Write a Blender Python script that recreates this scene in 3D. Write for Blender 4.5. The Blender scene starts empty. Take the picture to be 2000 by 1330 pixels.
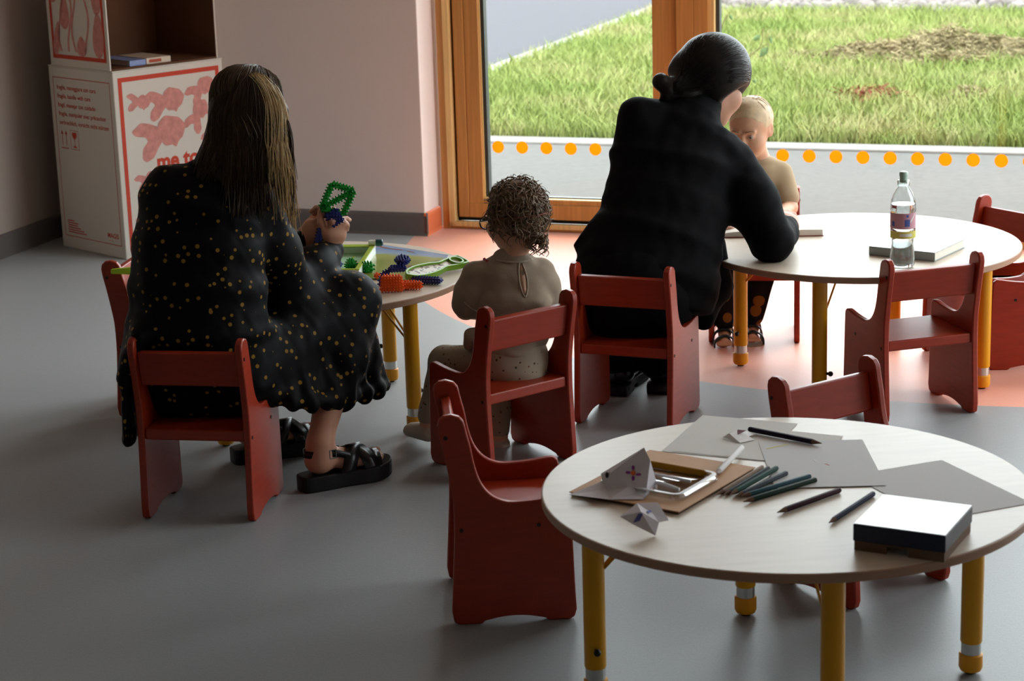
import bpy, bmesh, math, random
import numpy as np
from mathutils import Vector, Matrix, Euler, noise as mnoise
random.seed(7)
PI = math.pi
SC = bpy.context.scene
COL = SC.collection
V = Vector

# ---------------------------------------------------------------- camera model (used to turn measured points into places)
CAM_F, CAM_PITCH, CAM_ROLL, CAM_H = 4047.3, 0.2506534, -0.0308324, 1.682181
def _cam_axes():
    cp, sp = math.cos(CAM_PITCH), math.sin(CAM_PITCH)
    fw = V((0, cp, -sp)); r = V((1, 0, 0)); u = V((0, sp, cp))
    c, s = math.cos(CAM_ROLL), math.sin(CAM_ROLL)
    return c*r + s*u, c*u - s*r, fw
CR, CU, CF = _cam_axes()
def ray(u, v):
    return CR*((u-1000)/CAM_F) + CU*(-(v-665)/CAM_F) + CF
def at(u, v, Y):
    d = ray(u, v); return V((0, 0, CAM_H)) + d*(Y/d.y)
def onz(u, v, z=0.0):
    d = ray(u, v); return V((0, 0, CAM_H)) + d*((z-CAM_H)/d.z)

# room frame: a runs along the window wall, b points outdoors
PHI = math.radians(19.2)
RE = V((math.cos(PHI), -math.sin(PHI), 0)); RN = V((math.sin(PHI), math.cos(PHI), 0)); RO = V((-.27, 8.495, 0))
def rm(a, b, z=0.0):
    return RO + RE*a + RN*b + V((0, 0, z))
ROOM = Matrix.Translation(RO) @ Matrix.Rotation(-PHI, 4, 'Z')

# ---------------------------------------------------------------- materials
def lin(h):
    if isinstance(h, (tuple, list)): return tuple(h)[:3]
    h = h.lstrip('#'); c = [int(h[i:i+2], 16)/255 for i in (0, 2, 4)]
    return tuple(x/12.92 if x <= .04045 else ((x+.055)/1.055)**2.4 for x in c)
def mat(name, col, rough=.5, spec=.5, metal=0, var=0.0, vscale=8, bump=0.0, bscale=60, sheen=0, coat=0, emis=0, trans=0, ior=1.45, alpha=1, stretch=None, sss=0):
    m = bpy.data.materials.new(name); m.use_nodes = True
    nt = m.node_tree; N = nt.nodes; L = nt.links; b = N['Principled BSDF']
    c = lin(col)
    b.inputs['Base Color'].default_value = (*c, 1); b.inputs['Roughness'].default_value = rough
    b.inputs['Metallic'].default_value = metal; b.inputs['Specular IOR Level'].default_value = spec
    b.inputs['IOR'].default_value = ior
    if sheen: b.inputs['Sheen Weight'].default_value = sheen; b.inputs['Sheen Roughness'].default_value = .4
    if coat: b.inputs['Coat Weight'].default_value = coat; b.inputs['Coat Roughness'].default_value = .12
    if trans: b.inputs['Transmission Weight'].default_value = trans
    if alpha < 1: b.inputs['Alpha'].default_value = alpha
    if sss: b.inputs['Subsurface Weight'].default_value = sss; b.inputs['Subsurface Radius'].default_value = (.012, .005, .003); b.inputs['Subsurface Scale'].default_value = 1
    if var or bump:
        tc = N.new('ShaderNodeTexCoord'); src = tc.outputs['Object']
        if stretch:
            mp = N.new('ShaderNodeMapping'); mp.inputs['Scale'].default_value = stretch; L.new(src, mp.inputs['Vector']); src = mp.outputs['Vector']
        if var:
            nz = N.new('ShaderNodeTexNoise'); nz.inputs['Scale'].default_value = vscale; nz.inputs['Detail'].default_value = 5
            L.new(src, nz.inputs['Vector'])
            rp = N.new('ShaderNodeValToRGB'); L.new(nz.outputs['Fac'], rp.inputs['Fac'])
            rp.color_ramp.elements[0].position = .3; rp.color_ramp.elements[1].position = .7
            rp.color_ramp.elements[0].color = (*[x*(1-var) for x in c], 1); rp.color_ramp.elements[1].color = (*[min(1, x*(1+var)) for x in c], 1)
            L.new(rp.outputs['Color'], b.inputs['Base Color'])
        if bump:
            nb = N.new('ShaderNodeTexNoise'); nb.inputs['Scale'].default_value = bscale; nb.inputs['Detail'].default_value = 3
            L.new(src, nb.inputs['Vector'])
            bp = N.new('ShaderNodeBump'); bp.inputs['Strength'].default_value = bump; bp.inputs['Distance'].default_value = .004
            L.new(nb.outputs['Fac'], bp.inputs['Height']); L.new(bp.outputs['Normal'], b.inputs['Normal'])
    return m
def bsdf(m): return m.node_tree.nodes['Principled BSDF']
def clear_mat(name, tint=(1, 1, 1), refl=.06, rough=.02):
    """thin clear pane: lets light straight through and mirrors a little"""
    m = bpy.data.materials.new(name); m.use_nodes = True; nt = m.node_tree; N = nt.nodes; L = nt.links
    N.remove(N['Principled BSDF']); out = N['Material Output']
    t = N.new('ShaderNodeBsdfTransparent'); t.inputs['Color'].default_value = (*tint, 1)
    g = N.new('ShaderNodeBsdfGlossy'); g.inputs['Roughness'].default_value = rough
    lw = N.new('ShaderNodeLayerWeight'); lw.inputs['Blend'].default_value = .12
    mr = N.new('ShaderNodeMath'); mr.operation = 'MULTIPLY_ADD'; mr.inputs[1].default_value = .6; mr.inputs[2].default_value = refl
    L.new(lw.outputs['Fresnel'], mr.inputs[0])
    mx = N.new('ShaderNodeMixShader'); L.new(mr.outputs[0], mx.inputs['Fac']); L.new(t.outputs[0], mx.inputs[1]); L.new(g.outputs[0], mx.inputs[2])
    L.new(mx.outputs[0], out.inputs['Surface'])
    return m

# ---------------------------------------------------------------- objects
def setp(o, label=None, cat=None, group=None, kind=None):
    if label: o['label'] = label
    if cat: o['category'] = cat
    if group: o['group'] = group
    if kind: o['kind'] = kind
    return o
def thing(name, label, cat, loc=(0, 0, 0), rz=0, group=None, M=None):
    o = bpy.data.objects.new(name, None); COL.objects.link(o)
    o.empty_display_size = .05
    if M is not None: o.matrix_world = M
    else: o.location = loc; o.rotation_euler = (0, 0, rz)
    return setp(o, label, cat, group)
def link(name, me, m=None, parent=None, smooth=False):
    o = bpy.data.objects.new(name, me); COL.objects.link(o)
    if m is not None:
        for k in (m if isinstance(m, (list, tuple)) else [m]): me.materials.append(k)
    if parent is not None: o.parent = parent
    if smooth: me.polygons.foreach_set('use_smooth', [True]*len(me.polygons))
    return o
def mod_bevel(o, w=.003, seg=2, ang=35):
    b = o.modifiers.new('Bevel', 'BEVEL'); b.width = w; b.segments = seg; b.limit_method = 'ANGLE'; b.angle_limit = math.radians(ang)
    b.harden_normals = False
    return o
def copy_tree(o, parent=None):
    c = o.copy(); COL.objects.link(c)
    if parent is not None: c.parent = parent
    for ch in list(o.children): copy_tree(ch, c)
    return c

class MB:
    def __init__(s): s.bm = bmesh.new(); s.mi = 0
    def _fin(s, faces):
        for f in faces: f.material_index = s.mi
    def face(s, pts):
        f = s.bm.faces.new([s.bm.verts.new(p) for p in pts]); f.material_index = s.mi; return f
    def box(s, c, d, M=None):
        hx, hy, hz = [x/2 for x in d]; vs = []
        for x, y, z in ((-1,-1,-1),(1,-1,-1),(1,1,-1),(-1,1,-1),(-1,-1,1),(1,-1,1),(1,1,1),(-1,1,1)):
            p = V((x*hx, y*hy, z*hz))
            if M is not None: p = M @ p
            vs.append(s.bm.verts.new(p + V(c)))
        s._fin([s.bm.faces.new([vs[i] for i in q]) for q in ((0,3,2,1),(4,5,6,7),(0,1,5,4),(1,2,6,5),(2,3,7,6),(3,0,4,7))]); return s
    def b2(s, lo, hi):
        return s.box([(a+b)/2 for a, b in zip(lo, hi)], [b-a for a, b in zip(lo, hi)])
    def prism(s, poly, f0, f1):
        """poly: list of 2D points; f0,f1 map a 2D point to the two ends"""
        A = [s.bm.verts.new(f0(p)) for p in poly]; B = [s.bm.verts.new(f1(p)) for p in poly]; n = len(poly)
        fs = [s.bm.faces.new(A[::-1]), s.bm.faces.new(B)]
        for i in range(n): fs.append(s.bm.faces.new((A[i], A[(i+1) % n], B[(i+1) % n], B[i])))
        s._fin(fs); return s
    def lathe(s, prof, n=24, c=(0, 0, 0), M=None, cap=True):
        rings = []; c = V(c)
        for r, z in prof:
            ring = []
            for i in range(n):
                a = 2*PI*i/n; p = V((r*math.cos(a), r*math.sin(a), z))
                if M is not None: p = M @ p
                ring.append(s.bm.verts.new(p+c))
            rings.append(ring)
        fs = []
        for A, B in zip(rings, rings[1:]):
            for i in range(n): fs.append(s.bm.faces.new((A[i], A[(i+1) % n], B[(i+1) % n], B[i])))
        if cap:
            if prof[0][0] > 1e-6: fs.append(s.bm.faces.new(rings[0][::-1]))
            if prof[-1][0] > 1e-6: fs.append(s.bm.faces.new(rings[-1]))
        s._fin(fs); return s
    def cyl(s, a, b, r, r2=None, n=16):
        a, b = V(a), V(b); d = b-a; q = d.to_track_quat('Z', 'Y').to_matrix()
        return s.lathe([(r, 0), (r if r2 is None else r2, d.length)], n, a, q)
    def tube(s, pts, r, n=8, flat=1.0):
        pts = [V(p) for p in pts]; m = len(pts); rs = r if isinstance(r, (list, tuple)) else [r]*m
        up = V((0, 0, 1)); rings = []
        prevx = None
        for i, p in enumerate(pts):
            t = (pts[min(i+1, m-1)] - pts[max(i-1, 0)])
            t = t.normalized() if t.length > 1e-9 else V((0, 0, 1))
            if prevx is None:
                x = t.cross(up)
                if x.length < 1e-3: x = t.cross(V((0, 1, 0)))
            else: x = prevx - t*prevx.dot(t)
            if x.length < 1e-6: x = t.orthogonal()
            x.normalize(); prevx = x; y = t.cross(x)
            rings.append([s.bm.verts.new(p + (x*math.cos(2*PI*k/n) + y*flat*math.sin(2*PI*k/n))*rs[i]) for k in range(n)])
        fs = []
        for A, B in zip(rings, rings[1:]):
            for i in range(n): fs.append(s.bm.faces.new((A[i], A[(i+1) % n], B[(i+1) % n], B[i])))
        fs.append(s.bm.faces.new(rings[0][::-1])); fs.append(s.bm.faces.new(rings[-1]))
        s._fin(fs); return s
    def ball(s, c, r, u=12, v=8, sc=(1, 1, 1), M=None):
        prof = [(max(1e-4, math.sin(PI*i/v))*r, -math.cos(PI*i/v)*r) for i in range(v+1)]
        S = Matrix.Diagonal(sc); S = (M @ S) if M is not None else S
        return s.lathe(prof, u, c, S)
    def build(s, name, m=None, parent=None, smooth=False, bevel=0, bseg=2, ang=35, auto=None, matrix=None):
        bmesh.ops.recalc_face_normals(s.bm, faces=s.bm.faces[:])
        me = bpy.data.meshes.new(name); s.bm.to_mesh(me); s.bm.free()
        o = link(name, me, m, parent, smooth)
        if matrix is not None: o.matrix_world = matrix
        if bevel: mod_bevel(o, bevel, bseg, ang)
        if auto is not None:
            me.polygons.foreach_set('use_smooth', [True]*len(me.polygons)); me.set_sharp_from_angle(angle=math.radians(auto))
        return o
def yz(x): return lambda p: (x, p[0], p[1])
def xz(y): return lambda p: (p[0], y, p[1])
def xy(z): return lambda p: (p[0], p[1], z)
def roundpoly(pts, rad, n=4):
    """round the corners of a polygon; rad: one radius or one per corner"""
    out = []; N = len(pts)
    for i in range(N):
        p = V(pts[i]).to_2d(); a = V(pts[i-1]).to_2d(); b = V(pts[(i+1) % N]).to_2d()
        r = rad[i] if isinstance(rad, (list, tuple)) else rad
        if r <= 0: out.append(tuple(p)); continue
        ua = (a-p); ub = (b-p); r_ = min(r, ua.length*.45, ub.length*.45)
        q0 = p+ua.normalized()*r_; q1 = p+ub.normalized()*r_
        for k in range(n+1):
            t = k/n; out.append(tuple(q0*(1-t)**2 + p*2*t*(1-t) + q1*t*t))
    return out
def smoothline(pts, n=6, closed=False):
    """Catmull-Rom through the points (any dimension)"""
    P = [V(p) for p in pts]; N = len(P); out = []
    rng = range(N) if closed else range(N-1)
    for i in rng:
        if closed: p0, p1, p2, p3 = P[i-1], P[i], P[(i+1) % N], P[(i+2) % N]
        else: p0, p1, p2, p3 = P[max(i-1, 0)], P[i], P[i+1], P[min(i+2, N-1)]
        for k in range(n):
            t = k/n
            out.append(.5*((2*p1) + (p2-p0)*t + (2*p0-5*p1+4*p2-p3)*t*t + (3*p1-p0-3*p2+p3)*t**3))
    if not closed: out.append(P[-1])
    return out
def text_mesh(body, size, extrude=.0003, align='LEFT', bold=0.0):
    cu = bpy.data.curves.new('lettering', 'FONT'); cu.body = body; cu.size = size; cu.extrude = extrude; cu.align_x = align
    cu.offset = bold; cu.resolution_u = 3
    o = bpy.data.objects.new('lettering', cu); COL.objects.link(o)
    dg = bpy.context.evaluated_depsgraph_get(); me = bpy.data.meshes.new_from_object(o.evaluated_get(dg))
    bpy.data.objects.remove(o); bpy.data.curves.remove(cu)
    return me
# ================================================================ materials of the room
def floor_material():
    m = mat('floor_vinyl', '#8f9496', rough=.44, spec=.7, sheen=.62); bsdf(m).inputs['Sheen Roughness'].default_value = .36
    nt = m.node_tree; N = nt.nodes; L = nt.links; b = bsdf(m)
    tc = N.new('ShaderNodeTexCoord')
    sep = N.new('ShaderNodeVectorMath'); sep.operation = 'DISTANCE'
    flat = N.new('ShaderNodeVectorMath'); flat.operation = 'MULTIPLY'; flat.inputs[1].default_value = (1, 1, 0)
    L.new(tc.outputs['Object'], flat.inputs[0]); L.new(flat.outputs[0], sep.inputs[0]); sep.inputs[1].default_value = (*INLAY_C, 0)
    lt = N.new('ShaderNodeMath'); lt.operation = 'LESS_THAN'; lt.inputs[1].default_value = INLAY_R; L.new(sep.outputs['Value'], lt.inputs[0])
    def speck(c0, c1):
        nz = N.new('ShaderNodeTexNoise'); nz.inputs['Scale'].default_value = 240; nz.inputs['Detail'].default_value = 4; nz.inputs['Roughness'].default_value = .7
        L.new(tc.outputs['Object'], nz.inputs['Vector'])
        r = N.new('ShaderNodeValToRGB'); r.color_ramp.elements[0].position = .35; r.color_ramp.elements[1].position = .65
        r.color_ramp.elements[0].color = (*lin(c0), 1); r.color_ramp.elements[1].color = (*lin(c1), 1)
        L.new(nz.outputs['Fac'], r.inputs['Fac']); return r
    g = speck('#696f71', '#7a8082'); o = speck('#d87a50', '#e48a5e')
    mx = N.new('ShaderNodeMix'); mx.data_type = 'RGBA'
    L.new(lt.outputs[0], mx.inputs['Factor']); L.new(g.outputs[0], mx.inputs['A']); L.new(o.outputs[0], mx.inputs['B'])
    L.new(mx.outputs['Result'], b.inputs['Base Color'])
    # weld seam line round the inlay
    nb = N.new('ShaderNodeTexNoise'); nb.inputs['Scale'].default_value = 90; L.new(tc.outputs['Object'], nb.inputs['Vector'])
    bp = N.new('ShaderNodeBump'); bp.inputs['Strength'].default_value = .12; bp.inputs['Distance'].default_value = .002
    L.new(nb.outputs['Fac'], bp.inputs['Height']); L.new(bp.outputs['Normal'], b.inputs['Normal'])
    return m
# circle through three measured points on the floor (room frame)
def circ3(p, q, r):
    ax, ay, bx, by, cx, cy = *p, *q, *r
    d = 2*(ax*(by-cy)+bx*(cy-ay)+cx*(ay-by))
    ux = ((ax*ax+ay*ay)*(by-cy)+(bx*bx+by*by)*(cy-ay)+(cx*cx+cy*cy)*(ay-by))/d
    uy = ((ax*ax+ay*ay)*(cx-bx)+(bx*bx+by*by)*(ax-cx)+(cx*cx+cy*cy)*(bx-ax))/d
    return (ux, uy), math.hypot(ax-ux, ay-uy)
def toroom(w): d = w-RO; return (d.dot(RE), d.dot(RN))
INLAY_C, INLAY_R = circ3(toroom(onz(800, 470)), toroom(onz(915, 635)), toroom(onz(1735, 783)))

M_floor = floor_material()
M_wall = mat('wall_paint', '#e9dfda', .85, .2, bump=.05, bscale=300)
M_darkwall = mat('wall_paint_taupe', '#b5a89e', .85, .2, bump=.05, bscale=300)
M_ceil = mat('ceiling_paint', '#ebe9e5', .9, .2)
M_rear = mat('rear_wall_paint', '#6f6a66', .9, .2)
M_skirt = mat('coved_skirting_grey', '#6d6866', .5, .4)
M_skirt_o = mat('coved_skirting_orange', '#e07a50', .5, .4)
M_wood = mat('window_timber', '#c08c4e', .42, .4, var=.14, vscale=6, stretch=(14, 14, .6), bump=.05, bscale=30)
M_woodpale = mat('window_timber_pale', '#e0bf80', .42, .45, var=.14, vscale=6, stretch=(14, 14, .6))
M_gasket = mat('black_gasket', '#151312', .6, .3)
M_glass = clear_mat('window_glass', (.97, .985, .975), .02)
M_spacer = mat('spacer_bar', '#3a3f3d', .4, .5)
M_dot = mat('orange_dot_film', '#f7ae2a', .6, .3)
def translucent(m, w=.6, k=1.0):
    nt = m.node_tree; N = nt.nodes; L = nt.links; b = bsdf(m); t = N.new('ShaderNodeBsdfTranslucent'); c = b.inputs['Base Color']
    if c.links: L.new(c.links[0].from_socket, t.inputs['Color'])
    else: t.inputs['Color'].default_value = [min(1, x*k) for x in c.default_value[:3]]+[1]
    mx = N.new('ShaderNodeMixShader'); mx.inputs['Fac'].default_value = w; L.new(b.outputs[0], mx.inputs[1]); L.new(t.outputs[0], mx.inputs[2]); L.new(mx.outputs[0], N['Material Output'].inputs['Surface']); return m
translucent(M_dot, .75)
M_metal_pale = mat('pale_threshold', '#d8d4cc', .35, .5)

LWALL, RWALL, BWALL, CEIL = -1.56, 4.9, -9.6, 3.3
WEND = 4.3
BB_ = -.158   # room face of the wall beside the window
def struct(name, mb, m, bevel=0, parent=None, **k):
    o = mb.build(name, m, parent, bevel=bevel, **k)
    if parent is None: o.matrix_world = ROOM
    o['kind'] = 'structure'; return o
# floor with the round orange inlay under the window
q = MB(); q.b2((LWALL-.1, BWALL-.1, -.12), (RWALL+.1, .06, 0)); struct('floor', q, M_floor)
q = MB(); q.b2((LWALL-.15, BWALL-.15, CEIL), (RWALL+.15, .2, CEIL+.12)); struct('ceiling', q, M_ceil)
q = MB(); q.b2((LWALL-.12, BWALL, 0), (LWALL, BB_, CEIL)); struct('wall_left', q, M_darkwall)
RB0, RB1, RZ = -2.6, -.35, 3.0
q = MB(); q.b2((RWALL, BWALL, 0), (RWALL+.12, RB0, CEIL)); q.b2((RWALL, RB1, 0), (RWALL+.12, .2, CEIL)); q.b2((RWALL, RB0, RZ), (RWALL+.12, RB1, CEIL)); struct('wall_right', q, M_wall)
q = MB(); q.b2((LWALL-.12, BWALL-.12, 0), (RWALL+.12, BWALL, CEIL)); struct('wall_rear', q, M_rear)
q = MB(); q.b2((LWALL-.12, BB_, 0), (-.02, .2, CEIL)); struct('wall_back', q, M_wall, bevel=.004)
q = MB(); q.b2((-.02, BB_, 3.1), (RWALL, .2, CEIL)); struct('wall_lintel', q, M_wall)
q = MB(); q.b2((WEND, BB_, 0), (RWALL, .2, 3.1)); struct('wall_back_right', q, M_wall)
# coved skirting: rounded top
def skirt_prof(h=.094, t=.012):
    return [(0, 0), (t+.004, 0), (t, .012), (t, h-.012), (t-.003, h-.004), (t-.008, h), (0, h)]
def skirting(name, p0, p1, m):
    p0, p1 = V((*p0, 0)), V((*p1, 0)); d = (p1-p0).normalized(); nn = V((d.y, -d.x, 0)); mb = MB()
    mb.prism(skirt_prof(), lambda p: p0+nn*p[0]+V((0, 0, p[1])), lambda p: p1+nn*p[0]+V((0, 0, p[1])))
    o = struct(name, mb, m); return o
skirting('baseboard_back', (LWALL, BB_), (-.006, BB_), M_skirt)
skirting('baseboard_left', (LWALL, BWALL), (LWALL, BB_), M_skirt)
skirting('baseboard_reveal', (-.02, BB_-.012), (-.02, 0), M_skirt_o)
skirting('baseboard_right', (RWALL, RB0), (RWALL, BWALL), M_skirt)

# ---------------------------------------------------------------- windows: left opening sash, wide fixed pane to the right
W_H = 3.1
def window(name, a0, a1, sash, mull_yellow):
    mb = MB()
    # outer frame members
    mb.b2((a0, -.005, 0), (a0+.030, .10, W_H)) if sash else None
    mb.b2((a0, .0, 0), (a1, .10, .022)); mb.b2((a0, 0, W_H-.05), (a1, .10, W_H))
    root = struct(name, mb, M_wood, bevel=.003)
    def part(n, mb2, m, bevel=.002, parent=root):
        o = mb2.build(n, m, parent, bevel=bevel); return o
    if sash:
        w = MB(); w.b2((a0+.030, -.012, .012), (a0+.056, .10, W_H-.05)); w.b2((a0+.03, -.012, .012), (a1, .02, .032)); part('frame_moulding', w, M_woodpale)
        w = MB(); w.b2((a0+.056, .03, .03), (a0+.068, .10, W_H-.05)); w.b2((a0+.056, .03, .032), (a1, .10, .05)); part('gasket', w, M_gasket, 0)
        s0, s1, zb = a0+.066, a1-.07, .048
        w = MB(); w.b2((s0, .012, zb), (s0+.045, .09, W_H-.06)); w.b2((s0+.045, .018, zb), (s0+.108, .085, W_H-.06))
        w.b2((s1-.10, .012, zb), (s1, .09, W_H-.06))
        w.b2((s0+.045, .012, zb), (s1-.1, .09, zb+.06)); w.b2((s0+.108, .020, zb+.058), (s1-.1, .085, zb+.078)); w.b2((s0, .012, W_H-.14), (s1, .09, W_H-.06))
        part('sash', w, M_wood, .003)
        w = MB(); w.b2((s0+.108, .03, zb+.078), (s0+.112, .05, W_H-.14)); w.b2((s0+.108, .022, zb+.078), (s1-.1, .05, zb+.083)); part('glazing_bead', w, M_woodpale, 0)
        w = MB(); w.b2((s0+.112, .04, zb+.083), (s0+.127, .075, W_H-.14)); w.b2((s0+.112, .052, zb+.083), (s1-.1, .072, zb+.088)); part('spacer', w, M_spacer, 0)
        w = MB(); w.b2((s1, .0, .02), (a1, .10, W_H-.05)); part('mullion', w, M_wood)
        g0, g1, gz = s0+.11, s1-.10, zb+.08
    else:
        w = MB(); w.b2((a0, 0, .02), (a0+.06, .10, W_H-.05)); w.b2((a0, 0, .02), (a1, .1, .062)); part('fixed_frame', w, M_wood, .003)
        w = MB(); w.b2((a0+.06, .012, .062), (a0+.081, .09, W_H-.05)); w.b2((a0+.06, .012, .062), (a1, .09, .075)); part('glazing_bead', w, M_woodpale, .001)
        w = MB(); w.b2((a0+.081, .04, .075), (a0+.096, .075, W_H-.05)); w.b2((a0+.081, .045, .075), (a1, .07, .085)); part('spacer', w, M_spacer, 0)
        w = MB(); w.b2((a1-.07, 0, .02), (a1, .1, W_H-.05)); part('end_post', w, M_wood)
        g0, g1, gz = a0+.085, a1-.07, .075
    w = MB(); w.b2((g0, .056, gz), (g1, .062, W_H-.06)); gl = part('glass_pane', w, M_glass, 0)
    return root, g0, g1
win1, g0a, g1a = window('window_1', 0.0, 1.075, True, 0)
win2, g0b, g1b = window('window_2', 1.075, WEND, False, 1)
def dot(root, a, z):
    w = MB(); M = Matrix.Rotation(PI/2, 3, 'X'); w.lathe([(.0255, 0), (.0255, .0006)], 40, (a, .0556, z), M)
    return w.build('orange_dot', M_dot, root)
# unseen third window added in the right-hand wall for light from the side
w = MB()
for b0_, b1_ in ((RB0, RB0+.06), (-1.5, -1.44), (RB1-.06, RB1)): w.b2((RWALL+.01, b0_, 0), (RWALL+.1, b1_, RZ))
w.b2((RWALL+.01, RB0, 0), (RWALL+.1, RB1, .08)); w.b2((RWALL+.01, RB0, RZ-.06), (RWALL+.1, RB1, RZ)); win_added = struct('added_side_window', w, M_wood)
w = MB(); w.b2((RWALL+.05, RB0+.05, .07), (RWALL+.056, RB1-.05, RZ-.05)); w.build('glass_pane', M_glass, win_added)
for i in range(8): dot(win1, .232+.1045*i, .338)
for i in range(32):
    a = 2.262-.1054*9+.1054*i
    if a < g1b-.03: dot(win2, a, .331)
# ================================================================ outdoors
M_pave = mat('pavement_concrete', '#575552', .9, .2, var=.10, vscale=30, bump=.2, bscale=200)
M_kerb = mat('pale_kerb_stone', '#7a7772', .9, .2, var=.06, vscale=20)
M_road = mat('road_asphalt', '#474549', .9, .2, var=.10, vscale=60, bump=.3, bscale=300)
M_soil = mat('lawn_soil', '#4d5632', .95, .1, var=.3, vscale=3)
M_gravel = mat('gravel_stone', '#8e8580', .9, .2)
M_hay = mat('dry_hay', '#a08f66', .95, .1)
M_post = mat('grey_post', '#5d636a', .6, .3)
KB0, KB1 = 2.30, 2.50
q = MB(); q.b2((RWALL+.13, -16, -.2), (20, .06, -.03)); struct('ground_side', q, M_pave)
q = MB(); q.b2((-9, .06, -.2), (16, KB0, -.02)); struct('pavement', q, M_pave)
q = MB(); q.b2((-9, KB0, -.2), (16, KB1-.02, -.008)); struct('kerb_front', q, M_kerb, bevel=.008)
LA = -1.60
q = MB(); q.b2((LA-.13, KB1-.02, -.2), (LA, 16, -.012)); struct('kerb_side', q, M_kerb, bevel=.008)
q = MB(); q.b2((-16, KB1-.02, -.2), (LA-.13, 34, -.05)); struct('road', q, M_road)
q = MB(); q.b2((LA, KB1-.02, -.2), (22, 34, -.024)); struct('ground_lawn', q, M_soil)
q = MB(); q.cyl((-1.33, 9.2, -.024), (-1.33, 9.2, 2.6), .05, n=20); o = q.build('street_post', M_post, None, smooth=False); o.matrix_world = ROOM
setp(o, 'slim grey post standing at the top of the lawn', 'post')

# grass: one mesh of blades (nobody could count them)
def grass_material():
    m = mat('grass_blades', '#9ab552', .75, .25)
    nt = m.node_tree; N = nt.nodes; L = nt.links; b = bsdf(m)
    tc = N.new('ShaderNodeTexCoord')
    n1 = N.new('ShaderNodeTexNoise'); n1.inputs['Scale'].default_value = 1.1; n1.inputs['Detail'].default_value = 4; L.new(tc.outputs['Object'], n1.inputs['Vector'])
    n2 = N.new('ShaderNodeTexNoise'); n2.inputs['Scale'].default_value = 14; n2.inputs['Detail'].default_value = 3; L.new(tc.outputs['Object'], n2.inputs['Vector'])
    ad = N.new('ShaderNodeMath'); ad.operation = 'MULTIPLY_ADD'; ad.inputs[1].default_value = .5; L.new(n2.outputs['Fac'], ad.inputs[0]); L.new(n1.outputs['Fac'], ad.inputs[2])
    r = N.new('ShaderNodeValToRGB'); L.new(ad.outputs[0], r.inputs['Fac'])
    e = r.color_ramp.elements; e[0].position = .50; e[0].color = (*lin('#687a38'), 1); e[1].position = .98; e[1].color = (*lin('#9c9368'), 1)
    e2 = e.new(.74); e2.color = (*lin('#808a4a'), 1)
    L.new(r.outputs['Color'], b.inputs['Base Color'])
    b.inputs['Subsurface Weight'].default_value = 0
    return m
rng = np.random.default_rng(5)
def blades(n, a0, a1, b0, b1, hmin, hmax, wid, keep=None):
    a = rng.uniform(a0, a1, n); b = rng.uniform(b0, b1, n)
    if keep is not None: k = keep(a, b); a, b = a[k], b[k]; n = len(a)
    h = rng.uniform(hmin, hmax, n); th = rng.uniform(0, 2*PI, n); ln = rng.uniform(.2, .9, n)*h; la = rng.uniform(0, 2*PI, n)
    w = wid*rng.uniform(.6, 1.4, n)
    base = np.stack([a, b, np.full(n, -.03)], 1); s = np.stack([np.cos(th)*w, np.sin(th)*w, np.zeros(n)], 1)
    mid = base + np.stack([np.cos(la)*ln*.35, np.sin(la)*ln*.35, h*.62], 1); tip = base + np.stack([np.cos(la)*ln, np.sin(la)*ln, h], 1)
    vs = np.stack([base-s, base+s, mid+s*.7, mid-s*.7, tip], 1).reshape(-1, 3)
    i = np.arange(n)*5
    quads = np.stack([i, i+1, i+2, i+3], 1); tris = np.stack([i+3, i+2, i+4], 1)
    return vs, quads, tris
def mesh_qt(name, vs, quads, tris):
    me = bpy.data.meshes.new(name); nq, ntr = len(quads), len(tris)
    me.vertices.add(len(vs)); me.vertices.foreach_set('co', np.ascontiguousarray(vs, dtype=np.float32).ravel())
    li = np.concatenate([quads.ravel(), tris.ravel()]).astype(np.int32); me.loops.add(len(li)); me.loops.foreach_set('vertex_index', li)
    me.polygons.add(nq+ntr); st = np.concatenate([np.arange(nq)*4, nq*4+np.arange(ntr)*3]).astype(np.int32)
    me.polygons.foreach_set('loop_start', st); me.update(calc_edges=True); me.validate(); return me
vs, qd, tr = blades(95000, LA+.02, 6.5, KB1, 9.2, .05, .12, .0045)
v2, q2, t2 = blades(4500, LA+.02, 6.5, KB1-.02, KB1+.18, .05, .13, .004)
n0 = len(vs); vs = np.concatenate([vs, v2]); qd = np.concatenate([qd, q2+n0]); tr = np.concatenate([tr, t2+n0])
o = link('lawn_grass', mesh_qt('lawn_grass', vs, qd, tr), grass_material()); o.matrix_world = ROOM
setp(o, 'bright green grass of the lawn beyond the pavement', 'grass', kind='stuff')
# gravel strip beyond the lawn
def pebbles(n, a0, a1, b0, b1, r0, r1, seed):
    rg = np.random.default_rng(seed); ico = bmesh.new(); bmesh.ops.create_icosphere(ico, subdivisions=1, radius=1)
    bv = np.array([v.co[:] for v in ico.verts]); bf = np.array([[v.index for v in f.verts] for f in ico.faces]); ico.free()
    c = np.stack([rg.uniform(a0, a1, n), rg.uniform(b0, b1, n), rg.uniform(-.02, .02, n)], 1); r = rg.uniform(r0, r1, n)
    sc = rg.uniform(.6, 1.3, (n, 1, 3)); jit = rg.uniform(.8, 1.2, (n, len(bv), 1))
    vs = (bv[None]*sc*jit*r[:, None, None] + c[:, None]).reshape(-1, 3)
    tr = (bf[None] + (np.arange(n)*len(bv))[:, None, None]).reshape(-1, 3)
    return vs, np.zeros((0, 4), int), tr
mg = mat('gravel', '#736b67', .9, .2, var=.45, vscale=9)
o = link('gravel_bed', mesh_qt('gravel_bed', *pebbles(5200, LA, 7, 9.2, 12.5, .03, .075, 3)), mg); o.matrix_world = ROOM
setp(o, 'grey gravel strip along the far edge of the lawn', 'gravel', kind='stuff')
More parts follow.
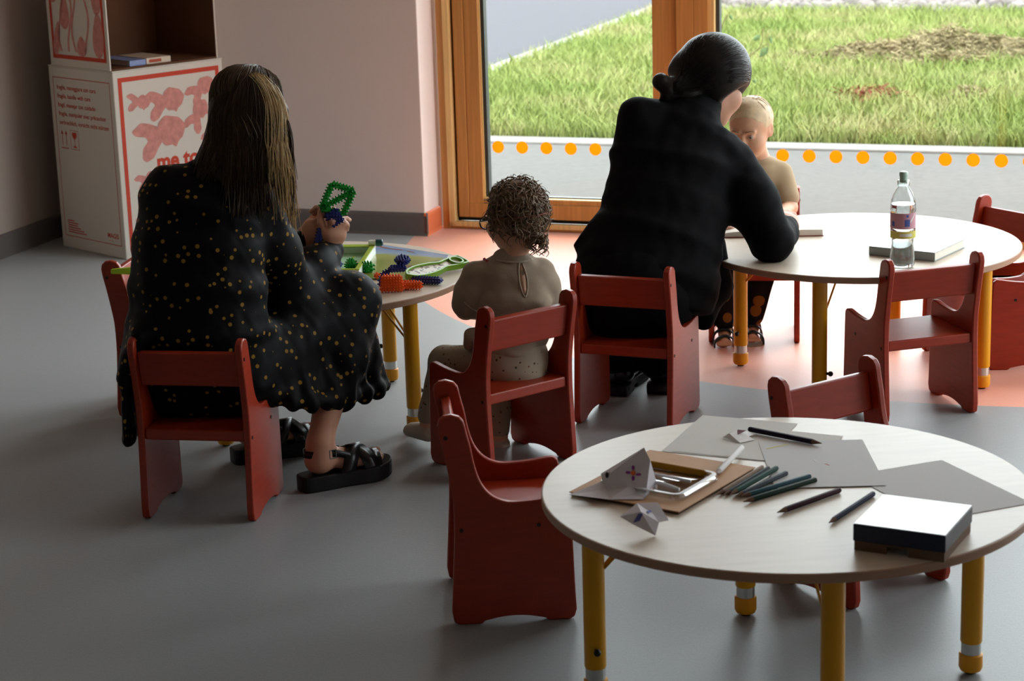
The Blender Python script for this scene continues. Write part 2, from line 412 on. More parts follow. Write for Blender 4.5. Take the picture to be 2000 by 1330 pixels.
# heaps of mown hay: each clump a tangle of straws over a mound
def hay_clump(a, b, r, h, seed, m, name, label, group=None, ns=500):
    rg = random.Random(seed); mb = MB()
    mb.ball((0, 0, 0), r*.8, 14, 8, (1, .8, h/r*.8))
    for v in mb.bm.verts: v.co += V((rg.uniform(-1, 1), rg.uniform(-1, 1), rg.uniform(-1, 1)))*r*.10
    for i in range(ns):
        th = rg.uniform(0, 2*PI); k = math.sqrt(rg.random()); x, y = math.cos(th)*k*r, math.sin(th)*k*r*.8
        z = h*max(.0, 1-k*k)*rg.uniform(.7, 1.05)+.01
        d = V((rg.uniform(-1, 1), rg.uniform(-1, 1), rg.uniform(-.5, .5)))*rg.uniform(.03, .09); w = V((rg.uniform(-1, 1), rg.uniform(-1, 1), rg.uniform(-1, 1)))*.004
        p = V((x, y, z)); mb.face([p-d-w, p-d+w, p+d*.6+w, p+d*.6-w])
    o = mb.build(name, m, None); o.matrix_world = ROOM @ Matrix.Translation((a, b, -.01)); setp(o, label, 'hay', group)
    return o
M_straw = mat('hay_straw', '#867a5b', .95, .1, var=.35, vscale=18)
M_rust = mat('rusty_scrap', '#754534', .9, .2, var=.3, vscale=20)
hb = 0
for i, (u, v, r, h) in enumerate([(1640, 118, .16, .07), (1680, 112, .20, .10), (1730, 116, .22, .13), (1775, 112, .22, .14), (1815, 106, .2, .16), (1860, 104, .22, .19), (1905, 110, .2, .15), (1950, 108, .2, .14), (1985, 112, .2, .13), (1770, 126, .16, .06), (1840, 124, .16, .08), (1900, 122, .16, .07)]):
    a, b = toroom(onz(u, v, 0)); hay_clump(a, b, r, h, i+3, M_straw, 'hay_clump', 'heap of dry brown hay in the long row across the upper lawn', 'hay heaps along the upper lawn')
a, b = toroom(onz(1565, 114, 0)); hay_clump(a, b, .1, .05, 40, M_straw, 'hay_clump', 'small lone tuft of hay on the grass left of the hay row', None, 160)
a, b = toroom(onz(1700, 188, 0)); hay_clump(a, b, .22, .05, 41, M_rust, 'grass_cuttings', 'reddish brown patch of dry cuttings lying mid lawn', None, 260); bpy.data.objects['grass_cuttings']['category'] = 'cuttings'
a, b = toroom(onz(1895, 186, 0)); hay_clump(a, b, .12, .05, 42, M_straw, 'hay_clump', 'small brown tuft of hay on the grass at the lawn right of the reddish patch', None, 160)
# young sapling close to the glass behind the mullion
M_leaf = mat('sapling_leaf', '#7d9a66', .6, .3); M_twig = mat('sapling_twig', '#7a6b4c', .8, .2)
sp = thing('sapling', 'thin young sapling with a few leaves outside by the window mullion', 'sapling', M=ROOM @ Matrix.Translation((*toroom(at(1404, 150, 9.75)), -.02)))
RI = (ROOM @ Matrix.Translation((*toroom(at(1404, 150, 9.75)), -.02))).inverted()
def spt(u, v, Y=9.75): return RI @ at(u, v, Y)
base = V((0, 0, -.01)); fork = spt(1404, 150)
mb = MB(); mb.tube(smoothline([base, base*.5+fork*.5, fork, spt(1408, 60), spt(1422, 28)], 5), .0025, 6)
mb.tube(smoothline([fork, spt(1450, 120), spt(1485, 90), spt(1490, 55)], 5), .002, 6); mb.tube(smoothline([spt(1470, 105), spt(1500, 85), spt(1498, 98)], 5), .0015, 6)
mb.build('twig', M_twig, sp, smooth=True)
def leaf(p, d, w):
    p, d = V(p), V(d); L_ = d.length; s = d.cross(V((.3, -1, .2))).normalized()*w; n = d.cross(s).normalized()
    mb = MB(); k = 8; A = []; B = []
    for i in range(k+1):
        t = i/k; ww = math.sin(PI*t**.8)*1.0; c = p+d*t+n*(-.15*L_*(t-.5)**2)
        A.append(mb.bm.verts.new(c+s*ww+n*.004*ww)); B.append(mb.bm.verts.new(c-s*ww+n*.004*ww))
    for i in range(k): mb.bm.faces.new((A[i], A[i+1], B[i+1], B[i]))
    bmesh.ops.remove_doubles(mb.bm, verts=mb.bm.verts[:], dist=1e-5)
    o = mb.build('leaf', M_leaf, sp, smooth=True); s_ = o.modifiers.new('Solidify', 'SOLIDIFY'); s_.thickness = .0008
leaf(spt(1500, 92), spt(1483, 112)-spt(1500, 92), .016); leaf(spt(1485, 68), spt(1470, 80)-spt(1485, 68), .012); leaf(spt(1425, 28), spt(1431, 40)-spt(1425, 28), .008)
leaf(spt(1503, 70), spt(1508, 86)-spt(1503, 70), .008); leaf(spt(1472, 155), spt(1476, 162)-spt(1472, 155), .009)
# ================================================================ chairs
M_red = mat('red_stained_plywood', '#962c12', .36, .5, var=.12, vscale=5, stretch=(3, 3, 20), bump=.03, bscale=80)
M_screw = mat('dark_screw', '#3a3431', .35, .5, metal=.8)
M_yel = mat('yellow_lacquer', '#d99a10', .32, .5)
M_org = mat('orange_plastic_foot', '#e09a1e', .4, .4)
M_steel = mat('bare_steel', '#c4c4c0', .28, .5, metal=.9)
M_blk = mat('black_plastic', '#17181a', .4, .4)
M_top = mat('table_laminate', '#cdbfad', .40, .5, var=.05, vscale=4, stretch=(2, 14, 2))
M_edge = mat('table_edge_band', '#a5826a', .45, .4)
PW, PT = .136, .018
PROFILE = smoothline([(.042, .440), (.046, .420), (.052, .395), (.060, .350), (.073, .312), (.095, .285), (.125, .2715), (.16, .2705), (.20, .2735), (.232, .278)], 3) \
    + [(.247, .279), (.256, .272), (.2585, .262), (.261, .20), (.265, .06), (.267, .022)] + [(.262, .006), (.252, 0), (.206, 0), (.200, .006)] \
    + smoothline([(.200, .006), (.165, .013), (.135, .015), (.105, .013), (.070, .006)], 3)[1:] + [(.064, 0), (.016, 0), (.004, .006), (0, .03)] \
    + smoothline([(0, .03), (.006, .12), (.011, .20), (.011, .27), (.007, .31), (-.003, .37), (-.013, .42), (-.016, .443)], 3)[1:] + [(-.013, .456), (-.003, .465), (.013, .4675), (.030, .462), (.039, .452)]
def build_chair():
    t = thing('toddler_chair', 'x', 'chair')
    for s in (-1, 1):
        mb = MB(); mb.prism(PROFILE, yz(s*PW-PT/2), yz(s*PW+PT/2)); p = mb.build('side_panel', M_red, t, bevel=.0035, ang=40, auto=30)
        for y, z in ((.0, .418), (.026, .213), (.19, .217)):
            mb = MB(); mb.cyl((s*(PW+PT/2-.001), y, z), (s*(PW+PT/2+.0015), y, z), .0045, n=10); mb.build('screw', M_screw, p)
    mb = MB(); mb.b2((-PW+PT/2, .018, .203), (PW-PT/2, .252, .232)); mb.build('seat', M_red, t, bevel=.004)
    poly = [(.016, .343), (.000, .430), (.020, .433), (.036, .346)]
    mb = MB(); mb.prism(poly, yz(-PW+PT/2), yz(PW-PT/2)); mb.build('back_rail', M_red, t, bevel=.004)
    return t
CHAIRS = [
 ((-.79, 4.86), -10.3, 'red wooden toddler chair under the woman in the dotted black dress'),
 ((.05, 5.175), 37.7, 'red wooden toddler chair the curly-haired toddler sits on'),
 ((.302, 5.541), -22.0, 'red wooden toddler chair under the woman in the plain black jacket'),
 ((.812, 6.695), 172.2, 'red wooden toddler chair under the blond toddler facing the camera'),
 ((1.163, 5.537), 16.1, 'empty red toddler chair pushed up to the table with the water bottle, back to us'),
 ((-.154, 4.278), -86.4, 'empty red toddler chair seen side-on at the left of the pencil table'),
 ((.684, 4.442), 214.3, 'empty red toddler chair beyond the pencil table, back rail above its rim'),
 ((1.581, 6.301), 123.2, 'empty red toddler chair with its back against the window, beyond the closed book'),
 ((1.709, 6.153-.0), 85.9, 'empty red toddler chair cut off by the right picture edge, side panel towards us'),
 ((-1.135, 5.95), -98, 'red toddler chair half hidden behind the dotted dress, lime strip on its back'),
]
chair0 = build_chair()
for i, ((x, y), dg, lab) in enumerate(CHAIRS):
    c = chair0 if i == 0 else copy_tree(chair0)
    c.location = (x, y, 0); c.rotation_euler = (0, 0, math.radians(dg)); setp(c, lab, 'chair', 'red toddler chairs round the tables')

# ================================================================ tables
TH, TR, TL = .4103, .468, .374
def build_table():
    t = thing('round_table', 'x', 'table')
    mb = MB(); mb.lathe([(TR-.002, TH-.018), (TR-.0005, TH-.016), (TR-.0005, TH-.002), (TR-.003, TH)], 96); top = mb.build('tabletop', M_top, t, auto=20)
    mb = MB(); mb.lathe([(TR-.0015, TH-.0185), (TR+.0005, TH-.0165), (TR+.0005, TH-.0025), (TR-.001, TH-.0008), (TR-.0035, TH-.0006), (TR-.0035, TH-.0185)], 96, cap=False); mb.build('edge_band', M_edge, top, auto=40)
    for k in range(4):
        a = PI/2*k; c, s = math.cos(a), math.sin(a); x, y = c*TL, s*TL
        mb = MB(); mb.lathe([(.0205, .066), (.0215, .068), (.0215, TH-.018)], 28, (x, y, 0)); lg = mb.build('leg', M_yel, t, auto=40)
        mb = MB(); mb.lathe([(.0195, .038), (.0195, .067)], 28, (x, y, 0)); mb.build('steel_sleeve', M_steel, lg, auto=40)
        mb = MB(); mb.lathe([(.014, .004), (.0205, .007), (.0235, .014), (.0235, .040), (.021, .0425), (.019, .0425)], 28, (x, y, 0)); mb.build('foot_cap', M_org, lg, auto=40)
        mb = MB(); mb.lathe([(.010, 0), (.012, .006)], 16, (x, y, 0)); mb.build('glide', M_blk, lg)
        w = V((-s, c, 0)); p = V((x, y, .108)); mb = MB(); mb.cyl(p+w*.02, p+w*.030, .004, n=10); mb.ball(p+w*.033, .0075, 12, 8); mb.build('knob', M_blk, lg, smooth=True)
        inn = V((-c, -s, 0)); z = TH-.02; mb = MB()
        for sg in (-1, 1): mb.tube([V((x, y, .27))+inn*.02+w*sg*.006, V((x, y, z))+inn*.13+w*sg*.02, V((x, y, z))+inn*.15+w*sg*.02], .003, 8)
        mb.build('brace', M_yel, lg, smooth=True)
    return t
table0 = build_table()
lth = V((onz(792.6, 836).x+.5866, onz(792.6, 836).y-5.8052, 0))
TABLES = [((.5150, 3.7740), 3.2313, 'white-topped round table strewn with pencils and paper in the near right'),
          ((1.0373, 6.0042), 2.6756, 'white-topped round table carrying the water bottle and books by the window'),
          ((-.5866, 5.8052), math.atan2(lth.y, lth.x), 'beige-topped round table covered with bristle blocks at the left')]
for i, ((x, y), rz, lab) in enumerate(TABLES):
    t = table0 if i == 0 else copy_tree(table0)
    t.location = (x, y, 0); t.rotation_euler = (0, 0, rz); setp(t, lab, 'table', 'round yellow-legged tables')

# ================================================================ cardboard cube shelves in the corner
M_card = mat('white_printed_card', '#d9d3c8', .8, .2)
M_brown = mat('brown_card_inside', '#6b4a36', .9, .1)
M_ink = mat('red_print_ink', '#c9503f', .8, .1)
M_ink2 = mat('pale_red_print_ink', '#cf8f86', .8, .1, var=.15, vscale=40)
BA = onz(135, 476)-RN*.045; BB = onz(258, 503)-RN*.045
dl = (BB-BA).normalized(); dr = V((-dl.y, dl.x, 0))
BL, BD, BH = .450, .530, .745
BM = Matrix(((dl.x, dr.x, 0, BB.x), (dl.y, dr.y, 0, BB.y), (0, 0, 1, 0), (0, 0, 0, 1)))     # origin at the front corner: x to the right along -dl..., see below
# local frame: +x runs from the front corner back along the left face (-dl), +y along the right face (dr)
BM = Matrix(((-dl.x, dr.x, 0, BB.x), (-dl.y, dr.y, 0, BB.y), (0, 0, 1, 0), (0, 0, 0, 1)))
def on_left(x, z, off=.0006): return V((x, -off, z))      # left face: y = 0 plane
def on_right(y, z, off=.0006): return V((-off, y, z))     # right face: x = 0 plane
def frame_print(mb, P, x0, x1, z0, z1, w):
    for a, b, c, d in ((x0, x1, z0, z0+w), (x0, x1, z1-w, z1), (x0, x0+w, z0+w, z1-w), (x1-w, x1, z0+w, z1-w)):
        mb.face([P(a, c), P(b, c), P(b, d), P(a, d)])
def shape_print(mb, P, pts): mb.face([P(*p) for p in pts])
def text_print(mb, P, s, x, z, size, flip=False, bold=0, shear=0):
    me = text_mesh(s, size, 0, bold=bold)
    b2 = bmesh.new(); b2.from_mesh(me); bpy.data.meshes.remove(me)
    for f in b2.faces:
        try: mb.face([P(x+(-v.co.x if flip else v.co.x), z+v.co.y) for v in f.verts])
        except ValueError: pass
    b2.free()
def fish(mb, P, cx, cz, s, ang=0, d=1):
    """a plain paper-cut fish print: rounded body, notched tail"""
    body = [(-.05, .06), (.15, .40), (.42, .54), (.62, .46), (.92, .34), (1.12, .04), (.92, -.30), (.70, -.40), (.60, -.56), (.48, -.42), (.22, -.40)]
    tail = [(.20, .20), (-.20, .46), (-.50, .58), (-.90, .40), (-.78, .22), (-.45, .10), (-.36, -.05), (-.62, -.22), (-.72, -.52), (-.60, -.68), (-.30, -.62), (-.05, -.36), (.22, -.16)]
    ca, sa = math.cos(ang), math.sin(ang)
    for poly in (body, tail):
        pts = roundpoly(poly, .08, 3); Q_ = P if poly is tail else (lambda y, z: P(y, z)+V((-.0004, 0, 0))); shape_print(mb, Q_, [(cx+s*d*(x*ca-z*sa), cz+s*(x*sa+z*ca)) for x, z in pts])
low = thing('cardboard_box', 'white cardboard cube printed with red fish, standing on the floor in the corner', 'box', M=BM)
t_ = .006
mb = MB(); mb.b2((0, 0, 0), (BL, BD, BH-.004)); body = mb.build('box_body', M_card, low, bevel=.004)
mb = MB(); mb.b2((-.001, -.001, BH-.004), (BL+.001, BD+.001, BH)); mb.build('lid_flap', M_card, low, bevel=.001)
# left face print: x grows away to the left, so lettering runs with decreasing x
mb = MB(); frame_print(mb, on_left, .024, BL-.028, .05, BH-.045, .003)
X0 = BL-.052
for i, s in enumerate(['fragile, maneggiare con cura', 'fragile, handle with care', 'fr\u00e1gil, manejar con cuidado', 'fragile, manipuler avec pr\u00e9caution', 'zerbrechlich, vorsicht nicht st\u00fcrzen']):
    text_print(mb, on_left, s, X0, .652-.0355*i, .0243, True, .0004)
for k in (0, 1):
    x = X0-.012-.028*k; shape_print(mb, on_left, [(x-.002, .425), (x-.002, .47), (x-.009, .47), (x, .487), (x+.009, .47), (x+.002, .47), (x+.002, .425)])
shape_print(mb, on_left, [(X0-.052, .412), (X0-.052, .416), (X0, .416), (X0, .412)])
frame_print(mb, on_left, X0-.128, X0-.070, .412, .490, .002)
gx = X0-.099
shape_print(mb, on_left, [(gx-.016, .482), (gx-.017, .468), (gx-.008, .457), (gx-.002, .455), (gx-.002, .428), (gx-.013, .424), (gx-.013, .420), (gx+.013, .420), (gx+.013, .424), (gx+.002, .428), (gx+.002, .455), (gx+.008, .457), (gx+.017, .468), (gx+.016, .482)])
for i, w in enumerate((.05, .075, .07, .09, .115, .13)): shape_print(mb, on_left, [(X0, .118-.0095*i), (X0-w, .118-.0095*i), (X0-w, .1135-.0095*i), (X0, .1135-.0095*i)])
text_print(mb, on_left, 'MAGIS', .118, .078, .027, True, .0006); text_print(mb, on_left, 'me too', .108, .064, .010, True)
mb.build('side_print', M_ink, body)
mb = MB(); frame_print(mb, on_right, .022, BD-.020, .035, BH-.028, .018)
text_print(mb, on_right, 'me too', .178, .338, .086, False, .0035)
mb.build('front_print', M_ink, body)
mb = MB()
for cy, cz, s, a, d in ((.105, .615, .058, -.15, 1), (.225, .600, .098, .12, 1), (.405, .625, .075, .5, 1), (.190, .470, .128, .18, 1), (.385, .52, .075, .9, 1), (.45, .44, .055, .6, 1), (.12, .30, .06, .2, 1), (.17, .29, .06, .1, 1), (.30, .20, .1, .2, 1), (.12, .13, .07, .1, 1), (.43, .24, .07, .4, 1)):
    fish(mb, lambda y, z: on_right(y, z, .0007), cy, cz, s, a, d)
mb.build('fish_print', M_ink2, body)
# upper cube: open towards the room on its right face
UZ = BH+.001; UH = .60; ux0, ux1, uy1 = .012, .425, .520
up = thing('open_box', 'open cardboard cube with dark brown inside on top of the fish box', 'box', M=BM @ Matrix.Translation((0, 0, UZ)))
def upanel(n, lo, hi, m, mi=None):
    mb = MB(); mb.b2(lo, hi); return mb.build(n, m, up, bevel=.001)
pl_ = upanel('side_wall', (ux0, 0, 0), (ux1, t_, UH), M_card)
upanel('inner_lining', (ux0+.002, t_, .006), (ux1-.002, t_+.002, UH-.006), M_brown)
upanel('back_wall', (ux1-t_, t_, 0), (ux1, uy1, UH), M_card); upanel('inner_lining', (ux1-t_-.002, t_+.002, .006), (ux1-t_, uy1-t_, UH-.006), M_brown)
upanel('far_wall', (ux0, uy1-t_, 0), (ux1-t_, uy1, UH), M_card); upanel('inner_lining', (ux0+.002, uy1-t_-.002, .006), (ux1-t_-.002, uy1-t_, UH-.006), M_brown)
upanel('bottom_panel', (ux0, t_, 0), (ux1-t_, uy1-t_, .006), M_brown); upanel('top_panel', (ux0, 0, UH), (ux1, uy1, UH+.006), M_card)
mb = MB(); frame_print(mb, lambda x, z: on_left(x, z, .0006), ux0+.018, ux1-.022, .030, UH-.03, .016); mb.build('frame_print', M_ink, pl_)
mb = MB(); rp = random.Random(4)
def petal(cx, cz, w, h, a):
    pts = []
    for k in range(18):
        t = 2*PI*k/18; x, z = w*math.cos(t)*(1-.35*math.sin(t)), h*math.sin(t); pts.append((cx+x*math.cos(a)-z*math.sin(a), cz+x*math.sin(a)+z*math.cos(a)))
    shape_print(mb, lambda x, z: on_left(x, z, .0007), pts)
for cx, cz, w, h, a in ((.075, .135, .036, .090, .06), (.195, .085, .032, .040, 0), (.300, .215, .032, .068, .05), (.080, .300, .028, .09, -.1), (.365, .11, .022, .07, .25), (.37, .31, .03, .06, .1), (.19, .33, .035, .06, 0), (.29, .42, .035, .08, .1), (.10, .46, .03, .07, 0), (.19, .50, .03, .05, .2), (.365, .5, .025, .05, .1)):
    petal(cx, cz, w, h, a)
for sx, ph in ((.235, 0), (.268, 1.2), (.155, 2), (.33, .5)):
    pts = [V((sx+.02*math.sin(k*.9+ph), .06+k*.045)) for k in range(10)]; sm = smoothline(pts, 3); w_ = .006
    for p0, p1 in zip(sm, sm[1:]): shape_print(mb, lambda x, z: on_left(x, z, .0007), [(p0.x-w_, p0.y), (p0.x+w_, p0.y), (p1.x+w_, p1.y), (p1.x-w_, p1.y)])
mb.build('petal_print', M_ink2, pl_)
# two thin books lying inside
def flat_book(name, label, M, w, d, h, mc, mp, spine, group=None):
    """w along local x (spine at y=0), d along y"""
    b = thing(name, label, 'book', M=M, group=group)
    mb = MB(); mb.b2((.003, .004, .002), (w-.003, d-.004, h-.002)); mb.build('page_block', mp, b)
    mb = MB(); mb.b2((0, 0, 0), (w, d, .002)); mb.b2((0, 0, h-.002), (w, d, h)); mb.b2((0, 0, .002), (w, .002, h-.002)); c = mb.build('cover', mc, b, bevel=.0008)
    return b, c
M_bk1 = mat('blue_book_cover', '#8ea0cf', .5, .4); M_bk2 = mat('cream_book_cover', '#d9c8b4', .5, .4); M_page = mat('paper_pages', '#e4dfd4', .8, .2); M_bkred = mat('red_spine_letters', '#b0553f', .6, .2)
bz = BM @ Matrix.Translation((0, 0, UZ+.006))
b, c = flat_book('picture_book', 'thin book with blue spine lying in the open cardboard cube', bz @ Matrix.Translation((.03, .105, 0)) @ Matrix.Rotation(math.radians(2), 4, 'Z') @ Matrix.Rotation(PI/2, 4, 'Z') @ Matrix.Scale(-1, 4, (0, 1, 0)), .075, .22, .022, M_bk1, M_page, None)
b, c = flat_book('picture_book', 'thin cream book with red lettering beside the blue book in the open cube', bz @ Matrix.Translation((.03, .185, 0)) @ Matrix.Rotation(math.radians(1), 4, 'Z') @ Matrix.Rotation(PI/2, 4, 'Z') @ Matrix.Scale(-1, 4, (0, 1, 0)), .115, .2, .024, M_bk2, M_page, None)
mb = MB(); mb.b2((.012, -.0006, .006), (.07, .0, .018)); mb.build('spine_title', M_bkred, c)
# ================================================================ things on the tables
def tz(u, v, h=0.0): return onz(u, v, TH+h)
def frame2(p0, p1, flip=1):
    """matrix at p0 with x along p0->p1 (level), y level, z up"""
    x = (p1-p0); x.z = 0; x.normalize(); y = V((-x.y, x.x, 0))*flip; z = V((0, 0, 1))
    return Matrix(((x.x, y.x, 0, p0.x), (x.y, y.y, 0, p0.y), (0, 0, 1, p0.z), (0, 0, 0, 1)))
M_paper = mat('drawing_paper', '#c9c8c8', .75, .2)
M_paper2 = mat('drawing_paper_cream', '#cfccc6', .75, .2)
M_ylw = mat('yellow_pencil_mark', '#d8cf7a', .8, .1); M_pnk = mat('pink_pencil_mark', '#d88f86', .8, .1); M_gry = mat('pale_pencil_mark', '#e2e0e2', .8, .1)
def sheet(name, label, M, w, d, z, m, curl=.004, seed=0, group='sheets of paper on the pencil table'):
    """sheet of paper; slightly wavy, 0.25 mm thick"""
    nx, ny = 14, 18; rg = random.Random(seed); ph = rg.uniform(0, 6); mb = MB(); G = []
    for j in range(ny+1):
        G.append([mb.bm.verts.new((w*i/nx, d*j/ny, .0004+curl*.0*(1+math.sin(3*i/nx+ph))*(abs(j/ny-.5)*2)**3)) for i in range(nx+1)])
    for j in range(ny):
        for i in range(nx): mb.bm.faces.new((G[j][i], G[j][i+1], G[j+1][i+1], G[j+1][i]))
    o = mb.build(name, m, None); s = o.modifiers.new('Solidify', 'SOLIDIFY'); s.thickness = .00025; s.offset = 1
    o.matrix_world = M @ Matrix.Translation((0, 0, z)); return setp(o, label, 'paper', group)
P = tz(1731, 950); Q = tz(1683, 858); MA = frame2(P, Q)
sh = sheet('paper_sheet', 'grey-white sheet with faint scribbles, middle of the pencil table', MA, .297, .212, .0017, M_paper, .003, 1)
def mark(parent, m, pts, w, z=.0009):
    mb = MB(); inv = parent.matrix_world.inverted()
    pp = [inv @ tz(*p) for p in pts]
    for a, b in zip(pp, pp[1:]):
        d = (b-a).normalized(); n = V((-d.y, d.x, 0))*w; mb.face([V((q.x, q.y, z)) for q in (a-n, b-n, b+n, a+n)])
    return mb.build('scribble', m, parent)
mark(sh, M_ylw, [(1497, 879), (1515, 875), (1540, 870)], .0022); mark(sh, M_gry, [(1588, 899), (1598, 906)], .0016); mark(sh, M_pnk, [(1612, 908), (1620, 911)], .0016)
P = tz(1487, 901); Q = tz(1300, 883); MBm = frame2(P, Q, -1)
sheet('paper_sheet', 'sheet of paper behind the clear tray, under the white crayon', MBm, .210, .27, .0004, M_paper2, .002, 2)
P = tz(1647, 853); Q = tz(1390, 828); sheet('paper_sheet', 'sheet of paper lying under the dark pencil at the far rim', frame2(P, Q), .297, .21, .0010, M_paper2, .002, 3)
P = tz(1839, 899); Q = tz(2006, 979); sheet('paper_sheet', 'grey sheet of paper reaching the right rim behind the navy box', frame2(P, Q, -1), .295, .21, .0004, M_paper, .003, 4)

# pencils
def pencil(label, butt, tip, col, r=.0042, white=False, dz=0.0, hexa=True, cat='pencil', group='coloured pencils on the pencil table', name='pencil', wood=True):
    r *= 1.22; z = TH+r+.0004+dz; A = onz(*butt, z); B = onz(*tip, z); L_ = (B-A).length
    d = (B-A).normalized(); q = d.to_track_quat('Z', 'Y').to_matrix().to_4x4(); q.translation = A
    t = thing(name, label, cat, M=q, group=group)
    mc = mat('pencil_paint_'+name, col, .6, .04)
    tipm = mc if not wood else mat('bare_pencil_wood', '#6e5140', .7, .2)
    cl = .022 if wood else .012
    mb = MB(); n = 6 if hexa else 20
    mb.lathe([(r*.92, 0), (r, .0008), (r, L_-cl)], n); mb.build('barrel', mc, t, auto=30)
    mb = MB(); mb.lathe([(r, L_-cl), (r*.36, L_-.006 if wood else L_-.003), (.0008 if wood else r*.3, L_-(.0 if wood else 0))], 20, cap=True); mb.build('tip', tipm if wood else mc, t, auto=40)
    return t
def nzm(z): return z
pencil('dark aubergine pencil lying across the papers at the far rim', (1463, 838), (1605, 866), '#2a2230', .0046, dz=.0025)
pencil('white crayon lying at the corner of the tan card', (1449, 874), (1401, 924), '#d9d6d6', .0046, hexa=False, cat='crayon', name='crayon', wood=False, dz=.008)
pencil('short thick mustard-brown crayon lying along the clear tray', (1271, 907), (1384.5, 927), '#96691f', .0062, hexa=False, cat='crayon', name='crayon', wood=False, dz=.007)
pencil('thin tan pencil, leftmost of the fanned pencil bunch', (1489, 912), (1401, 966), '#8d7766', .0036, dz=.0)
pencil('slim slate-grey pencil, second from the left in the pencil bunch', (1501, 914), (1413, 967), '#3f4448', .0036)
pencil('bright bottle-green pencil in the middle of the pencil bunch', (1517, 914), (1426, 966), '#244238', .0042, dz=.002)
pencil('charcoal pencil with worn lettering right of the green one', (1536, 924), (1436, 970), '#3c4046', .0042)
pencil('teal-grey pencil lying on top at the right of the bunch', (1582, 930), (1446, 970), '#33505a', .0040, dz=.0)
pencil('dark green pencil at the front of the pencil bunch', (1593, 937), (1452, 980), '#27352c', .0044)
pencil('maroon pencil lying alone in front of the bunch', (1640, 957), (1518, 1001), '#3a1f28', .0044)
pencil('navy pencil with its end under the navy box', (1706, 964), (1619, 1021), '#1e2036', .0042)

# tan card with the clear plastic tray
M_tan = mat('tan_card', '#c39a76', .7, .25, var=.05, vscale=20); M_tand = mat('dark_card_edge', '#5a4638', .8, .2)
P = tz(1326, 1001, .006); Q = tz(1113, 962, .006); MC = frame2(P, Q, -1); MC.translation.z = TH
cdp = thing('card_pad', 'tan rectangular card pad under the clear plastic tray', 'card', M=MC)
mb = MB(); mb.b2((0, 0, .0055), (.240, .305, .0075)); mb.build('card_top', M_tan, cdp, bevel=.0006)
mb = MB(); mb.b2((.003, .003, .0003), (.237, .302, .0055)); mb.build('pad_edge', M_tand, cdp)
M_clear = clear_mat('clear_plastic', (.95, .96, .97), .34, .06); M_foil = mat('white_tray_lip', '#dedfe2', .2, .6)
trp = thing('plastic_tray', 'clear plastic tray with a rounded lip on the tan card', 'tray', M=MC @ Matrix.Translation((.024, .045, .0077)))
def rrect(w, d, r, n=6):
    return roundpoly([(0, 0), (w, 0), (w, d), (0, d)], r, n)
def shell(prof, w, d, r):
    """stacked rounded rectangles: prof = [(inset, z)]"""
    mb = MB(); rings = []
    for ins, z in prof:
        rings.append([mb.bm.verts.new((ins+p[0], ins+p[1], z)) for p in rrect(w-2*ins, d-2*ins, max(.002, r-ins))])
    n = len(rings[0])
    for A, B in zip(rings, rings[1:]):
        for i in range(n): mb.bm.faces.new((A[i], A[(i+1) % n], B[(i+1) % n], B[i]))
    return mb, rings
mb, rg_ = shell([(.002, .001), (.0, .0015), (.0, .006), (.004, .012), (.008, .0125), (.012, .011), (.016, .004), (.020, .002)], .185, .165, .025)
mb.bm.faces.new(rg_[-1]); mb.build('lip', M_clear, trp, auto=45)
mb, rg_ = shell([(.0105, .0128), (.0035, .0128), (.0025, .0115), (.0032, .0118), (.0105, .0122)], .185, .165, .025); mb.build('lip_edge', M_foil, trp, auto=50)
mb = MB(); mb.tube(smoothline([(.03, .05, .006), (.08, .062, .008), (.12, .05, .006), (.15, .07, .007)], 6), .004, 8); mb.tube([(.035, .105, .006), (.14, .112, .006)], .003, 8); mb.build('tray_rib', M_foil, trp, smooth=True)

# folded paper figures
M_ori = mat('folding_paper', '#d6d2d8', .8, .2); M_mag = mat('magenta_pen', '#9a45a0', .7, .2); M_opn = mat('orange_pen', '#e0703c', .7, .2); M_ink_b = mat('blue_pen', '#5a5f9e', .7, .2); M_eye = mat('black_pen', '#262428', .6, .3)
def folded(name, label, pts, faces, cat='paper figure', m=None):
    c = sum(pts, V((0, 0, 0)))/len(pts); c.z = min(p.z for p in pts)
    mb = MB(); vs = [mb.bm.verts.new(p-c) for p in pts]
    for f in faces: mb.bm.faces.new([vs[i] for i in f])
    o = mb.build(name, m or M_ori, None); o.location = c; s = o.modifiers.new('Solidify', 'SOLIDIFY'); s.thickness = .0006; s.offset = 0
    setp(o, label, cat); return o, c
o0 = tz(1180, 975).y
def fp(u, v, dy): return at(u, v, o0+dy)
pts = [fp(1111, 966, -.005), fp(1195, 922, .03), fp(1174, 925, .06), fp(1258, 874, .03), fp(1270, 899, .02), fp(1262, 962, .0), fp(1256, 992, -.035), fp(1284, 981, .05), fp(1190, 984, -.03), fp(1185, 957, .02), fp(1228, 950, .005), fp(1176, 940, .05)]
for p in pts: p.z = max(p.z, TH+.0015+.008)
fx, fc = folded('paper_bird', 'folded paper bird with a drawn eye and magenta flower by the tray', pts, [(0, 9, 11), (9, 10, 1, 11), (11, 1, 2), (2, 1, 3), (1, 4, 3), (1, 10, 4), (10, 5, 4), (0, 8, 9), (8, 5, 10, 9), (8, 6, 5), (5, 6, 7), (5, 7, 4)], 'folded paper')
def decal(parent, c, poly3, m, name):
    mb = MB(); mb.face([p-c for p in poly3]); o = mb.build(name, m, parent); s = o.modifiers.new('Solidify', 'SOLIDIFY'); s.thickness = .0004; s.offset = 0
def onface(a, b, c_, u, v, lift=.0014):
    """point on the plane of three points seen at pixel (u, v)"""
    n = (b-a).cross(c_-a).normalized(); o = V((0, 0, CAM_H)); d = ray(u, v); k = (a-o).dot(n)/d.dot(n); q = o+d*k
    if n.dot(d) > 0: n = -n
    return q+n*lift
fa = (pts[1], pts[10], pts[4])
